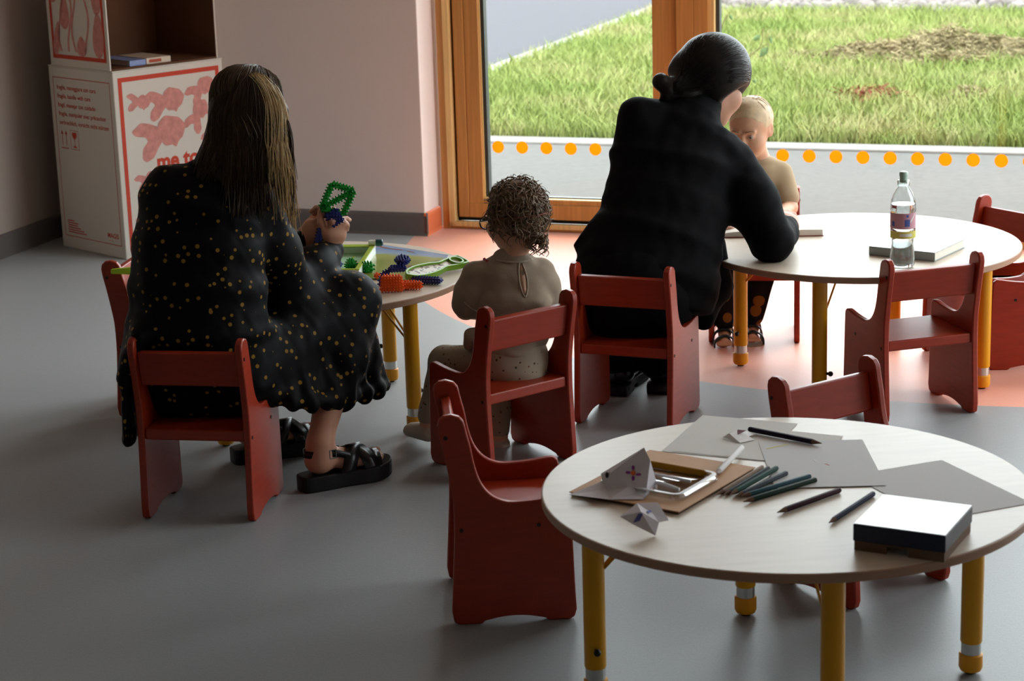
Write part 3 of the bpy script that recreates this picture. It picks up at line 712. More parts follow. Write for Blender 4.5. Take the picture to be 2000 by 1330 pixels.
for dx, dy, rx, ry in ((0, -10, 3.2, 5), (0, 10.5, 3.2, 5), (-10, -1, 5, 2.8), (10.5, 3, 5.5, 2.8)):
    decal(fx, fc, [onface(*fa, 1237+dx+rx*math.cos(t), 924+dy+ry*math.sin(t)) for t in [2*PI*k/10 for k in range(10)]], M_mag, 'flower_petal')
decal(fx, fc, [onface(*fa, 1237+5*math.cos(t), 924+5*math.sin(t), .0018) for t in [2*PI*k/10 for k in range(10)]], M_opn, 'flower_centre')
fa = (pts[1], pts[2], pts[11])
decal(fx, fc, [onface(*fa, 1187+3.0*math.cos(t), 928+6*math.sin(t), .002) for t in [2*PI*k/10 for k in range(10)]], M_eye, 'drawn_eye')
o0 = tz(1262, 1040).y
pts = [fp(1211, 1009, .0), fp(1244, 983, .03), fp(1284, 981, .04), fp(1306, 1016, .01), fp(1287, 1020, .0), fp(1280, 1049, -.02), fp(1232, 1022, -.005), fp(1252, 1000, .0), fp(1275, 1003, .015)]
for p in pts: p.z = max(p.z, TH+.001)
fx2, fc2 = folded('paper_star', 'small crumpled paper figure with blue pen marks at the near-left rim', pts, [(0, 7, 1), (0, 6, 7), (1, 7, 8, 2), (2, 8, 3), (3, 8, 4), (8, 7, 6, 5, 4)], 'folded paper')
fa = (pts[7], pts[6], pts[5])
decal(fx2, fc2, [onface(*fa, u, v) for u, v in ((1247, 1003), (1256, 1003), (1250, 1017), (1237, 1021))], M_ink_b, 'pen_mark')
fa = (pts[1], pts[7], pts[8])
decal(fx2, fc2, [onface(*fa, u, v) for u, v in ((1262, 1000), (1285, 991), (1288, 993), (1266, 1003))], M_ink_b, 'pen_mark')
# torn scrap
M_scrap = mat('maroon_scrap_print', '#7a3b46', .6, .3); M_white = mat('white_card', '#e6e4e4', .6, .3)
o0 = tz(1445, 856).y
pts = [tz(1412, 854, .003), tz(1424, 846, .012), tz(1444, 838, .014), tz(1458, 841, .010), tz(1476, 849, .004), tz(1462, 852, .006), tz(1474, 859, .003), tz(1445, 865, .003), tz(1430, 860, .003)]
sc_, cc_ = folded('torn_scrap', 'curled torn scrap of white card with a maroon print beside the far pencil', pts, [(0, 1, 8), (1, 2, 7, 8), (2, 3, 5, 7), (3, 4, 5), (5, 6, 7)], 'scrap', M_white)
fa = (pts[1], pts[2], pts[7]); decal(sc_, cc_, [onface(pts[0], pts[2], pts[7], u, v) for u, v in ((1416, 853), (1426, 846), (1443, 840), (1458, 842), (1440, 850))], M_scrap, 'maroon_print')

# navy box: glossy white top on dark sides, slotted brown strip painting its table shadow
M_navy = mat('navy_card', '#131a33', .35, .5); M_gtop = mat('white_gloss_card', '#eef2f6', .16, .6); M_boxshade = mat('brown_box_shade', '#6b5240', .6, .3)
zt = .050
P = tz(1666, 1022, zt); Q = tz(1847, 1046, zt); R_ = tz(1704, 962, zt)
MN = frame2(P, Q); wN = (Q-P).length; dN = (MN.inverted() @ R_).y; MN.translation.z = TH
nb_ = thing('lidded_box', 'small navy box with a glossy white top, right front of the pencil table', 'box', M=MN)
mb = MB(); mb.b2((0, 0, .018), (wN, dN, zt-.0015)); mb.build('box_lid', M_navy, nb_, bevel=.0015)
mb = MB(); mb.b2((.001, .001, zt-.0015), (wN-.001, dN-.001, zt)); mb.build('top_label', M_gtop, nb_, bevel=.0005)
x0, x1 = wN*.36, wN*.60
mb = MB(); mb.b2((.002, .002, .0003), (x0, dN-.002, .018)); mb.b2((x1, .002, .0003), (wN-.002, dN-.002, .018)); mb.b2((x0, .002, .0145), (x1, dN-.002, .018)); mb.build('shade_strip', M_boxshade, nb_)

# ------------------------------------------------------------ far table: bottle and books
bp = tz(1762, 521)
M_pet = clear_mat('clear_bottle_plastic', (.93, .95, .95), .10, .05)
M_water = bpy.data.materials.new('water'); M_water.use_nodes = True; b_ = bsdf(M_water); b_.inputs['Base Color'].default_value = (.93, .96, .96, 1); b_.inputs['Transmission Weight'].default_value = 1; b_.inputs['Roughness'].default_value = .02; b_.inputs['IOR'].default_value = 1.33
M_cap = mat('sage_cap', '#b5d0bf', .35, .5); M_lab = mat('pink_label', '#cf9aa8', .45, .3); M_lab2 = mat('yellow_label_band', '#d8cf6a', .45, .3); M_labb = mat('blue_label_print', '#5a68a8', .5, .3); M_labw = mat('white_label_print', '#e6e6e0', .5, .3)
bt = thing('water_bottle', 'clear plastic water bottle with a pale green sports cap', 'bottle', loc=bp+V((0, 0, .0005)))
k_ = .0345
prof = [(.022, .0), (.030, .002), (.0345, .010), (.0350, .030), (.0325, .050), (.0300, .068), (.0315, .084), (.0345, .100), (.0360, .108), (.0348, .112), (.0348, .158), (.0360, .163), (.0345, .170), (.0350, .178), (.0325, .195), (.0250, .213), (.0165, .226), (.0145, .229), (.0145, .234)]
mb = MB(); mb.lathe(prof, 40); mb.build('bottle_body', M_pet, bt, auto=50)
inner = [(max(.002, r-.0012), z+.001) for r, z in prof if z < .195]; inner += [(.002, inner[-1][1])]
mb = MB(); mb.lathe(inner, 40); mb.build('water', M_water, bt, auto=50)
def wrapband(z0, z1, r, a0, a1, m, name, n=24):
    mb = MB(); A = []; B = []
    for i in range(n+1):
        a = a0+(a1-a0)*i/n; A.append(mb.bm.verts.new((r*math.cos(a), r*math.sin(a), z0))); B.append(mb.bm.verts.new((r*math.cos(a), r*math.sin(a), z1)))
    for i in range(n): mb.bm.faces.new((A[i], A[i+1], B[i+1], B[i]))
    o = mb.build(name, m, bt, smooth=True); return o
wrapband(.113, .157, .0352, -PI*1.15, PI*.08, M_lab, 'label', 40); wrapband(.086, .106, .0362, -PI*.95, -PI*.1, M_lab2, 'lower_label')
wrapband(.120, .140, .0355, -1.62, -1.20, M_labb, 'label_print', 8); wrapband(.146, .153, .0355, -1.50, -1.30, M_labb, 'label_print', 8); wrapband(.120, .134, .0355, -2.75, -2.45, M_labb, 'label_print', 8)
wrapband(.092, .100, .0365, -2.0, -1.0, M_labw, 'label_print', 8)
mb = MB()
for i in range(6):
    a = -1.15+.10*i; mb.face([V((.0356*math.cos(a+k*.1), .0356*math.sin(a+k*.1), z)) for k, z in ((0, .128+.005*i), (1, .133+.005*i), (1, .140+.004*i), (0, .136+.004*i))])
mb.build('label_print', M_labw, bt)
mb = MB(); mb.lathe([(.0148, .229), (.0172, .230), (.0172, .243), (.0150, .246), (.0140, .246)], 32); mb.build('collar', clear_mat('milky_collar', (.75, .8, .77), .25, .2), bt, auto=40)
mb = MB(); mb.lathe([(.0105, .240), (.0115, .247), (.0105, .252), (.0120, .258), (.0120, .266), (.0095, .2695), (.0, .2695)], 32); mb.build('sports_cap', M_cap, bt, auto=40)
# closed book
M_grey = mat('grey_book_cover', '#8f9796', .35, .5); M_titl = mat('white_cover_title', '#eceeea', .4, .4)
h_ = .026
P = tz(1697, 481, h_); Q = tz(1826, 494, h_)
Mk = frame2(P, Q); Mk.translation.z = TH+.0004; wk = (Q-P).length*1.0; dk = (Mk.inverted() @ tz(1911, 469, h_)).y
bk, cv = flat_book('hardback_book', 'closed grey hardback with white lettering beside the water bottle', Mk, wk, dk, h_, M_grey, M_page, None)
mb = MB(); rg2 = random.Random(2)           # the cover lettering is too blurred to read: three lines of broken strokes
for row in range(3):
    x = wk*.18
    while x < wk*.85:
        w_ = rg2.uniform(.006, .016); z0 = dk*(.78-.14*row)
        mb.face([V((x, z0, h_+.0003)), V((x+w_, z0+rg2.uniform(-.004, .004), h_+.0003)), V((x+w_, z0+.022, h_+.0003)), V((x+w_*.3, z0+.024, h_+.0003))]); x += w_+rg2.uniform(.003, .009)
mb.build('cover_title', M_titl, cv)
# open book under the woman's hands
ob_h = .020
P = tz(1405, 452, ob_h); Q = tz(1607, 448, ob_h); Mo = frame2(P, Q); Mo.translation.z = TH+.0004; wo = (Q-P).length; do = .21
ob = thing('open_book', 'open white picture book under the hand of the woman in black', 'book', M=Mo)
def arcpage(x0, x1, h0, h1, bulge):
    n = 14; top = [(x0+(x1-x0)*i/n, h0+(h1-h0)*i/n+bulge*math.sin(PI*i/n)) for i in range(n+1)]
    return [(x0, .002)]+top+[(x1, .002)]
mb = MB(); mb.b2((-.003, -.003, 0), (wo+.003, do+.003, .002)); mb.build('cover', mat('red_book_cover', '#8f2f2c', .45, .4), ob, bevel=.0006)
mb = MB(); mb.prism(arcpage(0, wo*.30, .010, .016, .004), xz(0), xz(do)); mb.build('page_block', M_page, ob, auto=30)
mb = MB(); mb.prism(arcpage(wo*.30, wo, .016, .019, .002), xz(0), xz(do)); mb.build('page_block', M_page, ob, auto=30)
mb = MB(); M_pr = mat('dark_red_page_print', '#a8404c', .7, .2); rg3 = random.Random(9)
for row in range(3):
    for kx in range(6):
        x = .015+kx*.012+rg3.uniform(0, .003); y = .07+row*.035; z = .0165
        mb.b2((x, y, z-.001), (x+rg3.uniform(.003, .007), y+.008, z+.0007))
mb.build('page_print', M_pr, ob)

# ------------------------------------------------------------ left table
M_gb = mat('green_bristle_plastic', '#12982f', .30, .5); M_bb = mat('navy_bristle_plastic', '#16246e', .30, .5); M_ob = mat('orange_bristle_plastic', '#f0660f', .32, .5); M_rb = mat('red_bristle_plastic', '#c9302a', .35, .5)
for m_ in (M_gb, M_ob): translucent(m_, .22)
def inside(p, poly):
    x, y = p; c = False; n = len(poly)
    for i in range(n):
        x0, y0 = poly[i]; x1, y1 = poly[i-1]
        if (y0 > y) != (y1 > y) and x < (x1-x0)*(y-y0)/(y1-y0)+x0: c = not c
    return c
def edgedist(p, poly):
    P_ = V(p); return min(((P_-(V(a)+(V(b)-V(a))*max(0, min(1, (P_-V(a)).dot(V(b)-V(a))/max(1e-9, (V(b)-V(a)).length_squared))))).length) for a, b in zip(poly, poly[1:]+poly[:1]))
def bristle_mesh(mb, poly, th, pitch=.0078, pin=.0046, holes=(), r=.0024):
    """flat plastic plate with little pins on both faces and along the rim (one moulded piece)"""
    A = [V((*p, 0)) for p in poly]
    if not holes:
        mb.prism(poly, xy(-th/2), xy(th/2))
    xs = [p[0] for p in poly]; ys = [p[1] for p in poly]
    for s in (-1, 1):
        y = min(ys)+pitch*.6
        while y < max(ys):
            x = min(xs)+pitch*.6
            while x < max(xs):
                if inside((x, y), poly) and edgedist((x, y), poly) > pitch*.35 and not any(inside((x, y), h) or edgedist((x, y), h) < pitch*.3 for h in holes):
                    mb.lathe([(r, 0), (r, pin*.7), (r*.55, pin)], 6, (x, y, s*th/2), Matrix.Diagonal((1, 1, s)))
                x += pitch
            y += pitch
    for P_ in (poly,)+tuple(holes):
        for a, b in zip(P_, list(P_[1:])+[P_[0]]):
            a, b = V((*a, 0)), V((*b, 0)); L_ = (b-a).length; n = max(1, int(L_/pitch)); d = (b-a)/n
            nrm = V((d.y, -d.x, 0)).normalized()
            if inside(tuple(((a+b)/2+nrm*.001)[:2]), poly) and not any(inside(tuple(((a+b)/2+nrm*.001)[:2]), h) for h in holes): nrm = -nrm
            for i in range(n):
                c = a+d*(i+.5); nz_ = max(1, int(th/pitch))
                for k in range(nz_):
                    z = (k+.5)/nz_*th-th/2; mb.tube([c+V((0, 0, z)), c+nrm*pin*.7+V((0, 0, z)), c+nrm*pin+V((0, 0, z))], [r, r, r*.55], 6)
    return mb
def bristle(name, label, poly, th, m, M, group='bristle building blocks on the left table', **k):
    mb = bristle_mesh(MB(), poly, th, **k); o = mb.build(name, m, None); o.matrix_world = M; return setp(o, label, 'toy block', group)
def rect(w, h): return [(-w/2, -h/2), (w/2, -h/2), (w/2, h/2), (-w/2, h/2)]
def ngon(r, n): return [(r*math.cos(2*PI*i/n), r*math.sin(2*PI*i/n)) for i in range(n)]
def TM(p, rz=0, rx=0, ry=0): return Matrix.Translation(p) @ Euler((rx, ry, rz)).to_matrix().to_4x4()
g_ = .0062
bristle('bristle_block', 'navy bristle bar lying at the near right of the blocks', rect(.085, .020), .014, M_bb, TM(tz(834, 555)+V((0, 0, .012)), -.30))
bristle('bristle_block', 'orange bristle wedge lying between the orange cube and navy bar', [(-.024, -.016), (.034, -.006), (.034, .002), (-.024, .016)], .018, M_ob, TM(tz(800, 568)+V((0, .015, .0135)), -.12))
bristle('bristle_block', 'upright orange bristle block next to the dotted knee', [(-.030, 0), (.030, 0), (.026, .040), (-.024, .042)], .022, M_ob, TM(tz(765, 573)+V((0, .016, .0046)), .05, PI/2))
bristle('bristle_block', 'navy bristle plate propped on the orange block', rect(.042, .020), .012, M_bb, TM(tz(777, 560)+V((0, .03, .046)), .1, .3))
bristle('bristle_block', 'round navy bristle disc at the top of the stack', ngon(.020, 14), .014, M_bb, TM(tz(787, 556)+V((0, .03, .064)), .2, .25))
bristle('bristle_block', 'dark navy bristle arc leaning behind the orange block', [(-.018, -.022), (-.006, -.022), (.002, -.004), (.016, .014), (.016, .024), (-.006, .016), (-.016, -.002)], .014, M_bb, TM(tz(751, 562)+V((0, .03, .022)), .1, PI/2-.2))
bristle('bristle_block', 'green bristle ball right beside the white tray wall', ngon(.017, 10), .022, M_gb, TM(tz(718, 533)+V((0, .0, .016)), .2), pin=.007)
trz = .030
bristle('bristle_block', 'green bristle piece lying inside the lime tray', [(-.016, -.012), (.016, -.012), (.010, .010), (-.004, .016)], .016, M_gb, TM(tz(686, 527, 0)+V((0, .0, .018)), .1, .5), pin=.007)
bristle('bristle_block', 'small blue bristle piece at the cuff in the lime tray', rect(.024, .014), .010, mat('blue_bristle_plastic', '#5a78b8', .35, .5), TM(tz(660, 524)+V((0, .0, .012)), .1))
bristle('bristle_block', 'tiny red bristle bead in the corner of the lime tray', ngon(.006, 8), .010, M_rb, TM(tz(696, 524)+V((0, .0, .012)), .1), pin=.003)
bristle('bristle_block', 'small orange bristle bit behind the dotted knee', rect(.014, .012), .012, M_ob, TM(tz(737, 546)+V((0, .0, .012)), .6))
# lime tray
M_lime = mat('lime_plastic', '#b5cf3a', .35, .5); translucent(M_lime, .3); M_limeb = mat('pale_green_plastic', '#a9d3ae', .3, .5, var=.06, vscale=10); M_traywall = mat('white_tray_wall', '#eff0ea', .35, .5)
P = tz(701, 526, trz); Q = tz(733, 477, trz); Mt = frame2(P, Q); Lt = (Q-P).length; Mt.translation.z = TH+.0004
ty = thing('toy_tray', 'shallow lime-rimmed tray with pale green floor on the left table', 'tray', M=Mt)
wt = .27
mb = MB(); mb.b2((.0, 0, 0), (Lt, wt, .004)); mb.build('tray_floor', M_limeb, ty)
mb = MB(); mb.b2((0, 0, .004), (Lt, .004, trz-.003)); mb.b2((0, wt-.004, .004), (Lt, wt, trz-.003)); mb.b2((0, .004, .004), (.004, wt-.004, trz-.003)); mb.b2((Lt-.004, .004, .004), (Lt, wt-.004, trz-.003)); mb.build('tray_wall', M_traywall, ty)
mb = MB(); mb.b2((-.001, -.001, trz-.003), (Lt+.001, .013, trz)); mb.b2((-.001, wt-.013, trz-.003), (Lt+.001, wt+.001, trz)); mb.b2((-.001, .013, trz-.003), (.013, wt-.013, trz)); mb.b2((Lt-.030, .013, trz-.003), (Lt+.001, wt-.013, trz)); mb.build('rim', M_lime, ty, bevel=.001)
mb = MB(); mb.b2((Lt*.62, .055, .004), (Lt*.84, .060, .006)); mb.build('moulded_mark', M_lime, ty)
# stylus end: white barrel, dark teal cap
M_teal = mat('dark_teal_cap', '#1f4f55', .35, .5)
A = tz(719, 474, trz+.008); B = tz(748, 474, trz+.006); d = B-A; qm = d.to_track_quat('Z', 'Y').to_matrix().to_4x4(); qm.translation = A
st = thing('marker', 'stubby white marker with a dark teal cap at the tray corner', 'marker', M=qm)
mb = MB(); mb.lathe([(.003, 0), (.0075, .002), (.0085, .012), (.0085, d.length*.55)], 20); mb.build('barrel', M_traywall, st, auto=40)
mb = MB(); mb.lathe([(.0095, d.length*.5), (.0105, d.length*.55), (.0105, d.length*.92), (.007, d.length)], 20); mb.build('cap', M_teal, st, auto=40)
# picture book lying open: painted landscape
def landscape_mat(yb, yt):
    m = mat('landscape_page', '#8aa0b8', .22, .5); nt = m.node_tree; N = nt.nodes; L = nt.links; b = bsdf(m)
    tc = N.new('ShaderNodeTexCoord'); sp_ = N.new('ShaderNodeSeparateXYZ'); L.new(tc.outputs['Object'], sp_.inputs[0])
    nz = N.new('ShaderNodeTexNoise'); nz.inputs['Scale'].default_value = 14; nz.inputs['Detail'].default_value = 5; L.new(tc.outputs['Object'], nz.inputs['Vector'])
    ma = N.new('ShaderNodeMath'); ma.operation = 'MULTIPLY_ADD'; ma.inputs[1].default_value = .07; L.new(nz.outputs['Fac'], ma.inputs[0]); L.new(sp_.outputs['Y'], ma.inputs[2])
    r = N.new('ShaderNodeValToRGB'); L.new(ma.outputs[0], r.inputs['Fac']); cr = r.color_ramp; cr.interpolation = 'LINEAR'; o_ = .035
    E_ = cr.elements; E_[0].position = .0; E_[0].color = (*lin('#6b7a38'), 1); E_[1].position = yt+o_; E_[1].color = (*lin('#93adc8'), 1)
    for p_, c_ in ((yb*.4+o_, '#8a9443'), (yb*.7+o_, '#7e8a3c'), (yb-.012+o_, '#98a44c'), (yb+.012+o_, '#86a4c4'), ((yb+yt)/2+o_, '#6f90b8')): e = E_.new(p_); e.color = (*lin(c_), 1)
    L.new(r.outputs['Color'], b.inputs['Base Color']); return m
P = tz(712, 541, .004); Q = tz(842, 549, .004); Ml = frame2(P, Q); Ml.translation.z = TH+.0004; ll = (Ml.inverted() @ tz(893, 501, .004))
pb = thing('landscape_book', 'flat open picture page of green field and blue sky on the left table', 'book', M=Ml)
pc = [(-.03, .0), (ll.x*.72, -.0), (ll.x, ll.y*.92), (ll.x*.98, ll.y), (-.02, ll.y*1.30)]
w_ = .205; d_ = .30
pq = [Ml.inverted() @ tz(*q_) for q_ in ((706, 545), (845, 551), (876, 500), (738, 478))]
mb = MB(); mb.prism([(q_.x, q_.y) for q_ in pq], xy(0), xy(.003)); mb.build('page', landscape_mat((Ml.inverted() @ tz(760, 499)).y, pq[3].y), pb)
M_rbrown = mat('red_brown_print', '#8a4a3a', .4, .3); M_txt = mat('dark_print', '#3c4656', .4, .3)
mb = MB()
def blob(x, y, sx, sy, a=0, n=12, z=.0034):
    mb.face([V((x+sx*math.cos(t)*math.cos(a)-sy*math.sin(t)*math.sin(a), y+sx*math.cos(t)*math.sin(a)+sy*math.sin(t)*math.cos(a), z)) for t in [2*PI*k/n for k in range(n)]])
for x, y, sx, sy, a in ((.085, .165, .026, .011, .3), (.112, .180, .016, .007, .5), (.065, .150, .012, .004, 1.0), (.10, .145, .010, .004, 1.2), (.13, .19, .012, .004, -.3), (.05, .175, .02, .004, .1)): blob(x, y, sx, sy, a)
for f_, sx, sy, a in ((.12, .03, .005, -.5), (.3, .03, .005, -.2), (.5, .02, .004, -.4)): q_ = pq[3].lerp(pq[2], f_); blob(q_.x+.01, q_.y-.035, sx, sy, a)
mb.build('animal_print', M_rbrown, pb)
mb = MB(); rt = random.Random(3)
for row in range(2):
    x = .105
    while x < .165: w2 = rt.uniform(.004, .01); mb.face([V((x, .252-.016*row, .0034)), V((x+w2, .252-.016*row, .0034)), V((x+w2, .258-.016*row, .0034)), V((x, .258-.016*row, .0034))]); x += w2+.003
mb.build('text_print', M_txt, pb)
# green toy handset: long frame with a ring at its end and a speckled inlay
M_hand = mat('green_toy_plastic', '#7fae2e', .32, .5); translucent(M_hand, .15)
def speck_mat():
    m = mat('speckled_inlay', '#d8cdbc', .4, .4); nt = m.node_tree; N = nt.nodes; L = nt.links
    tc = N.new('ShaderNodeTexCoord'); vo = N.new('ShaderNodeTexVoronoi'); vo.inputs['Scale'].default_value = 85; L.new(tc.outputs['Object'], vo.inputs['Vector'])
    r = N.new('ShaderNodeValToRGB'); r.color_ramp.interpolation = 'CONSTANT'; r.color_ramp.elements[0].color = (*lin('#6e4f49'), 1); r.color_ramp.elements[1].position = .42; r.color_ramp.elements[1].color = (*lin('#d8cdbc'), 1)
    L.new(vo.outputs['Distance'], r.inputs['Fac']); L.new(r.outputs['Color'], bsdf(m).inputs['Base Color']); return m
P = tz(793, 541, .02); Q = tz(904, 510, .02); Mh = frame2(P, Q); Lh = (Q-P).length; Mh.translation.z = TH+.014; Mh = Mh @ Matrix.Rotation(math.radians(17), 4, 'X')
hs = thing('toy_grater', 'green toy with a ring end and speckled inlay at the table rim', 'toy', M=Mh)
up_ = [(0, .004), (.02, .022), (.06, .030), (.11, .027), (.15, .018), (.18, .022), (Lh-.012, .026), (Lh, .016)]
out_ = [(x, y) for x, y in up_]+[(x, -y) for x, y in up_[::-1]]
def strip_frame(poly, w, z0, z1):
    mb = MB(); ins = []
    c = V((sum(p[0] for p in poly)/len(poly), 0))
    n = len(poly)
    for i in range(n):
        a, b, d = V(poly[i-1]), V(poly[i]), V(poly[(i+1) % n]); e1 = (b-a).normalized(); e2 = (d-b).normalized(); nn = V((-(e1+e2).y, (e1+e2).x)).normalized()
        ins.append(b+nn*(-w) if True else b)
    O0 = [mb.bm.verts.new((*p, z0)) for p in poly]; O1 = [mb.bm.verts.new((*p, z1)) for p in poly]
    I0 = [mb.bm.verts.new((*p, z0)) for p in ins]; I1 = [mb.bm.verts.new((*p, z1)) for p in ins]
    for i in range(n):
        j = (i+1) % n
        for q in ((O0[i], O0[j], O1[j], O1[i]), (I0[j], I0[i], I1[i], I1[j]), (O1[i], O1[j], I1[j], I1[i]), (O0[j], O0[i], I0[i], I0[j])): mb.bm.faces.new(q)
    return mb, ins
sm_ = [tuple(p) for p in smoothline([V(p) for p in out_], 3, True)]
mb, ins_ = strip_frame(sm_, .006, 0, .017); mb.build('frame', M_hand, hs, bevel=.0015)
mb = MB(); mb.prism([tuple(p) for p in ins_], xy(.003), xy(.011)); mb.build('speckled_plate', speck_mat(), hs)
mb = MB(); mb.lathe([(.017, .008), (.022, .008), (.022, .019), (.017, .019), (.017, .008)], 28, (Lh-.034, 0, 0), cap=False); mb.build('ring', M_hand, hs, auto=40)
# lime strip resting over the half-hidden chair's back
cH = bpy.data.objects['toddler_chair.009']
qx = onz(219, 530, .44); pL = at(217, 530, 5.765); pR = at(268, 533, 5.765)
d = pR-pL; mq = frame2(pL, pR); mq.translation = pL
mb = MB(); mb.prism(roundpoly([(0, -.006), (.10, -.013), (.10, .012), (.02, .008), (0, .006)], .003, 3), xz(-.006), xz(.006)); o = mb.build('lime_toy_strip', M_lime, None, bevel=.001); o.matrix_world = mq
setp(o, 'lime green plastic strip leaning on the half-hidden chair at far left', 'toy')
# ================================================================ smooth blended bodies (signed distances -> one continuous surface)
def _v(p): return np.array([float(x) for x in p])
class Blend:
    def __init__(s): s.pr = []
    def add(s, fn, lo, hi, k, op=1): s.pr.append((fn, _v(lo), _v(hi), k, op)); return s
    def cone(s, a, b, ra, rb=None, k=.02, op=1):
        a, b = _v(a), _v(b); rb = ra if rb is None else rb; ab = b-a; L2 = max(1e-9, ab@ab); R = max(ra, rb)
        def f(X, Y, Z):
            px, py, pz = X-a[0], Y-a[1], Z-a[2]; t = np.clip((px*ab[0]+py*ab[1]+pz*ab[2])/L2, 0, 1)
            return np.sqrt((px-t*ab[0])**2+(py-t*ab[1])**2+(pz-t*ab[2])**2)-(ra+(rb-ra)*t)
        return s.add(f, np.minimum(a, b)-R, np.maximum(a, b)+R, k, op)
    def chain(s, pts, rad, k=.02):
        for i in range(len(pts)-1): s.cone(pts[i], pts[i+1], rad[i], rad[i+1], k)
        return s
    def ell(s, c, r, M=None, k=.02, op=1):
        c, r = _v(c), _v(r); R = np.eye(3) if M is None else np.array(M)[:3, :3]; m = max(r)
        def f(X, Y, Z):
            p = [X-c[0], Y-c[1], Z-c[2]]; q = [R[0, i]*p[0]+R[1, i]*p[1]+R[2, i]*p[2] for i in range(3)]
            k0 = np.sqrt(sum((q[i]/r[i])**2 for i in range(3))); k1 = np.sqrt(sum((q[i]/r[i]**2)**2 for i in range(3)))+1e-9
            return k0*(k0-1)/k1
        return s.add(f, c-m, c+m, k, op)
    def ecap(s, a, b, wa, wb, xd, k=.03, cap=None, op=1):
        """tapered limb with elliptical section: wa=(half width along xd, half depth)"""
        a, b = _v(a), _v(b); z = b-a; L = np.linalg.norm(z); z = z/L; x = _v(xd); x = x-z*(x@z); x /= np.linalg.norm(x); y = np.cross(z, x); R = max(*wa, *wb)
        def f(X, Y, Z):
            p = (X-a[0], Y-a[1], Z-a[2]); qx = sum(p[i]*x[i] for i in range(3)); qy = sum(p[i]*y[i] for i in range(3)); qz = sum(p[i]*z[i] for i in range(3))
            t = np.clip(qz/L, 0, 1); w = wa[0]+(wb[0]-wa[0])*t; d = wa[1]+(wb[1]-wa[1])*t; c = np.minimum(w, d) if cap is None else cap; e = qz-t*L
            k0 = np.sqrt((qx/w)**2+(qy/d)**2+(e/c)**2); k1 = np.sqrt((qx/w**2)**2+(qy/d**2)**2+(e/c**2)**2)+1e-9
            return k0*(k0-1)/k1
        return s.add(f, np.minimum(a, b)-R, np.maximum(a, b)+R, k, op)
    def grid(s, h):
        lo = np.min([p[1] for p in s.pr if p[4] > 0], 0)-4*h; hi = np.max([p[2] for p in s.pr if p[4] > 0], 0)+4*h
        n = np.ceil((hi-lo)/h).astype(int)+1; F = np.full(n, .2, np.float32)
        ax = [lo[i]+h*np.arange(n[i]) for i in range(3)]
        for fn, l, u, k, op in s.pr:
            pad = k+3*h; i0 = np.clip(np.floor((l-pad-lo)/h).astype(int), 0, n-1); i1 = np.clip(np.ceil((u+pad-lo)/h).astype(int)+1, 1, n)
            if np.any(i1 <= i0): continue
            sl = tuple(slice(i0[i], i1[i]) for i in range(3))
            d = fn(ax[0][sl[0]][:, None, None], ax[1][sl[1]][None, :, None], ax[2][sl[2]][None, None, :]).astype(np.float32); c = F[sl]
            if op > 0:
                hh = np.maximum(k-np.abs(c-d), 0)/k; F[sl] = np.minimum(c, d)-hh*hh*k*.25
            else:
                d = -d; hh = np.maximum(k-np.abs(c-d), 0)/k; F[sl] = np.maximum(c, d)+hh*hh*k*.25
        return F, lo
    def mesh(s, h, smooth=2, disp=None, clip=None):
        F, lo = s.grid(h)
        if clip is not None:
            n = F.shape; X = lo[0]+h*np.arange(n[0])[:, None, None]; Y = lo[1]+h*np.arange(n[1])[None, :, None]; Z = lo[2]+h*np.arange(n[2])[None, None, :]
            F = np.maximum(F, clip(X, Y, Z)).astype(np.float32)
        return surfnet(F, lo, h, smooth, disp)
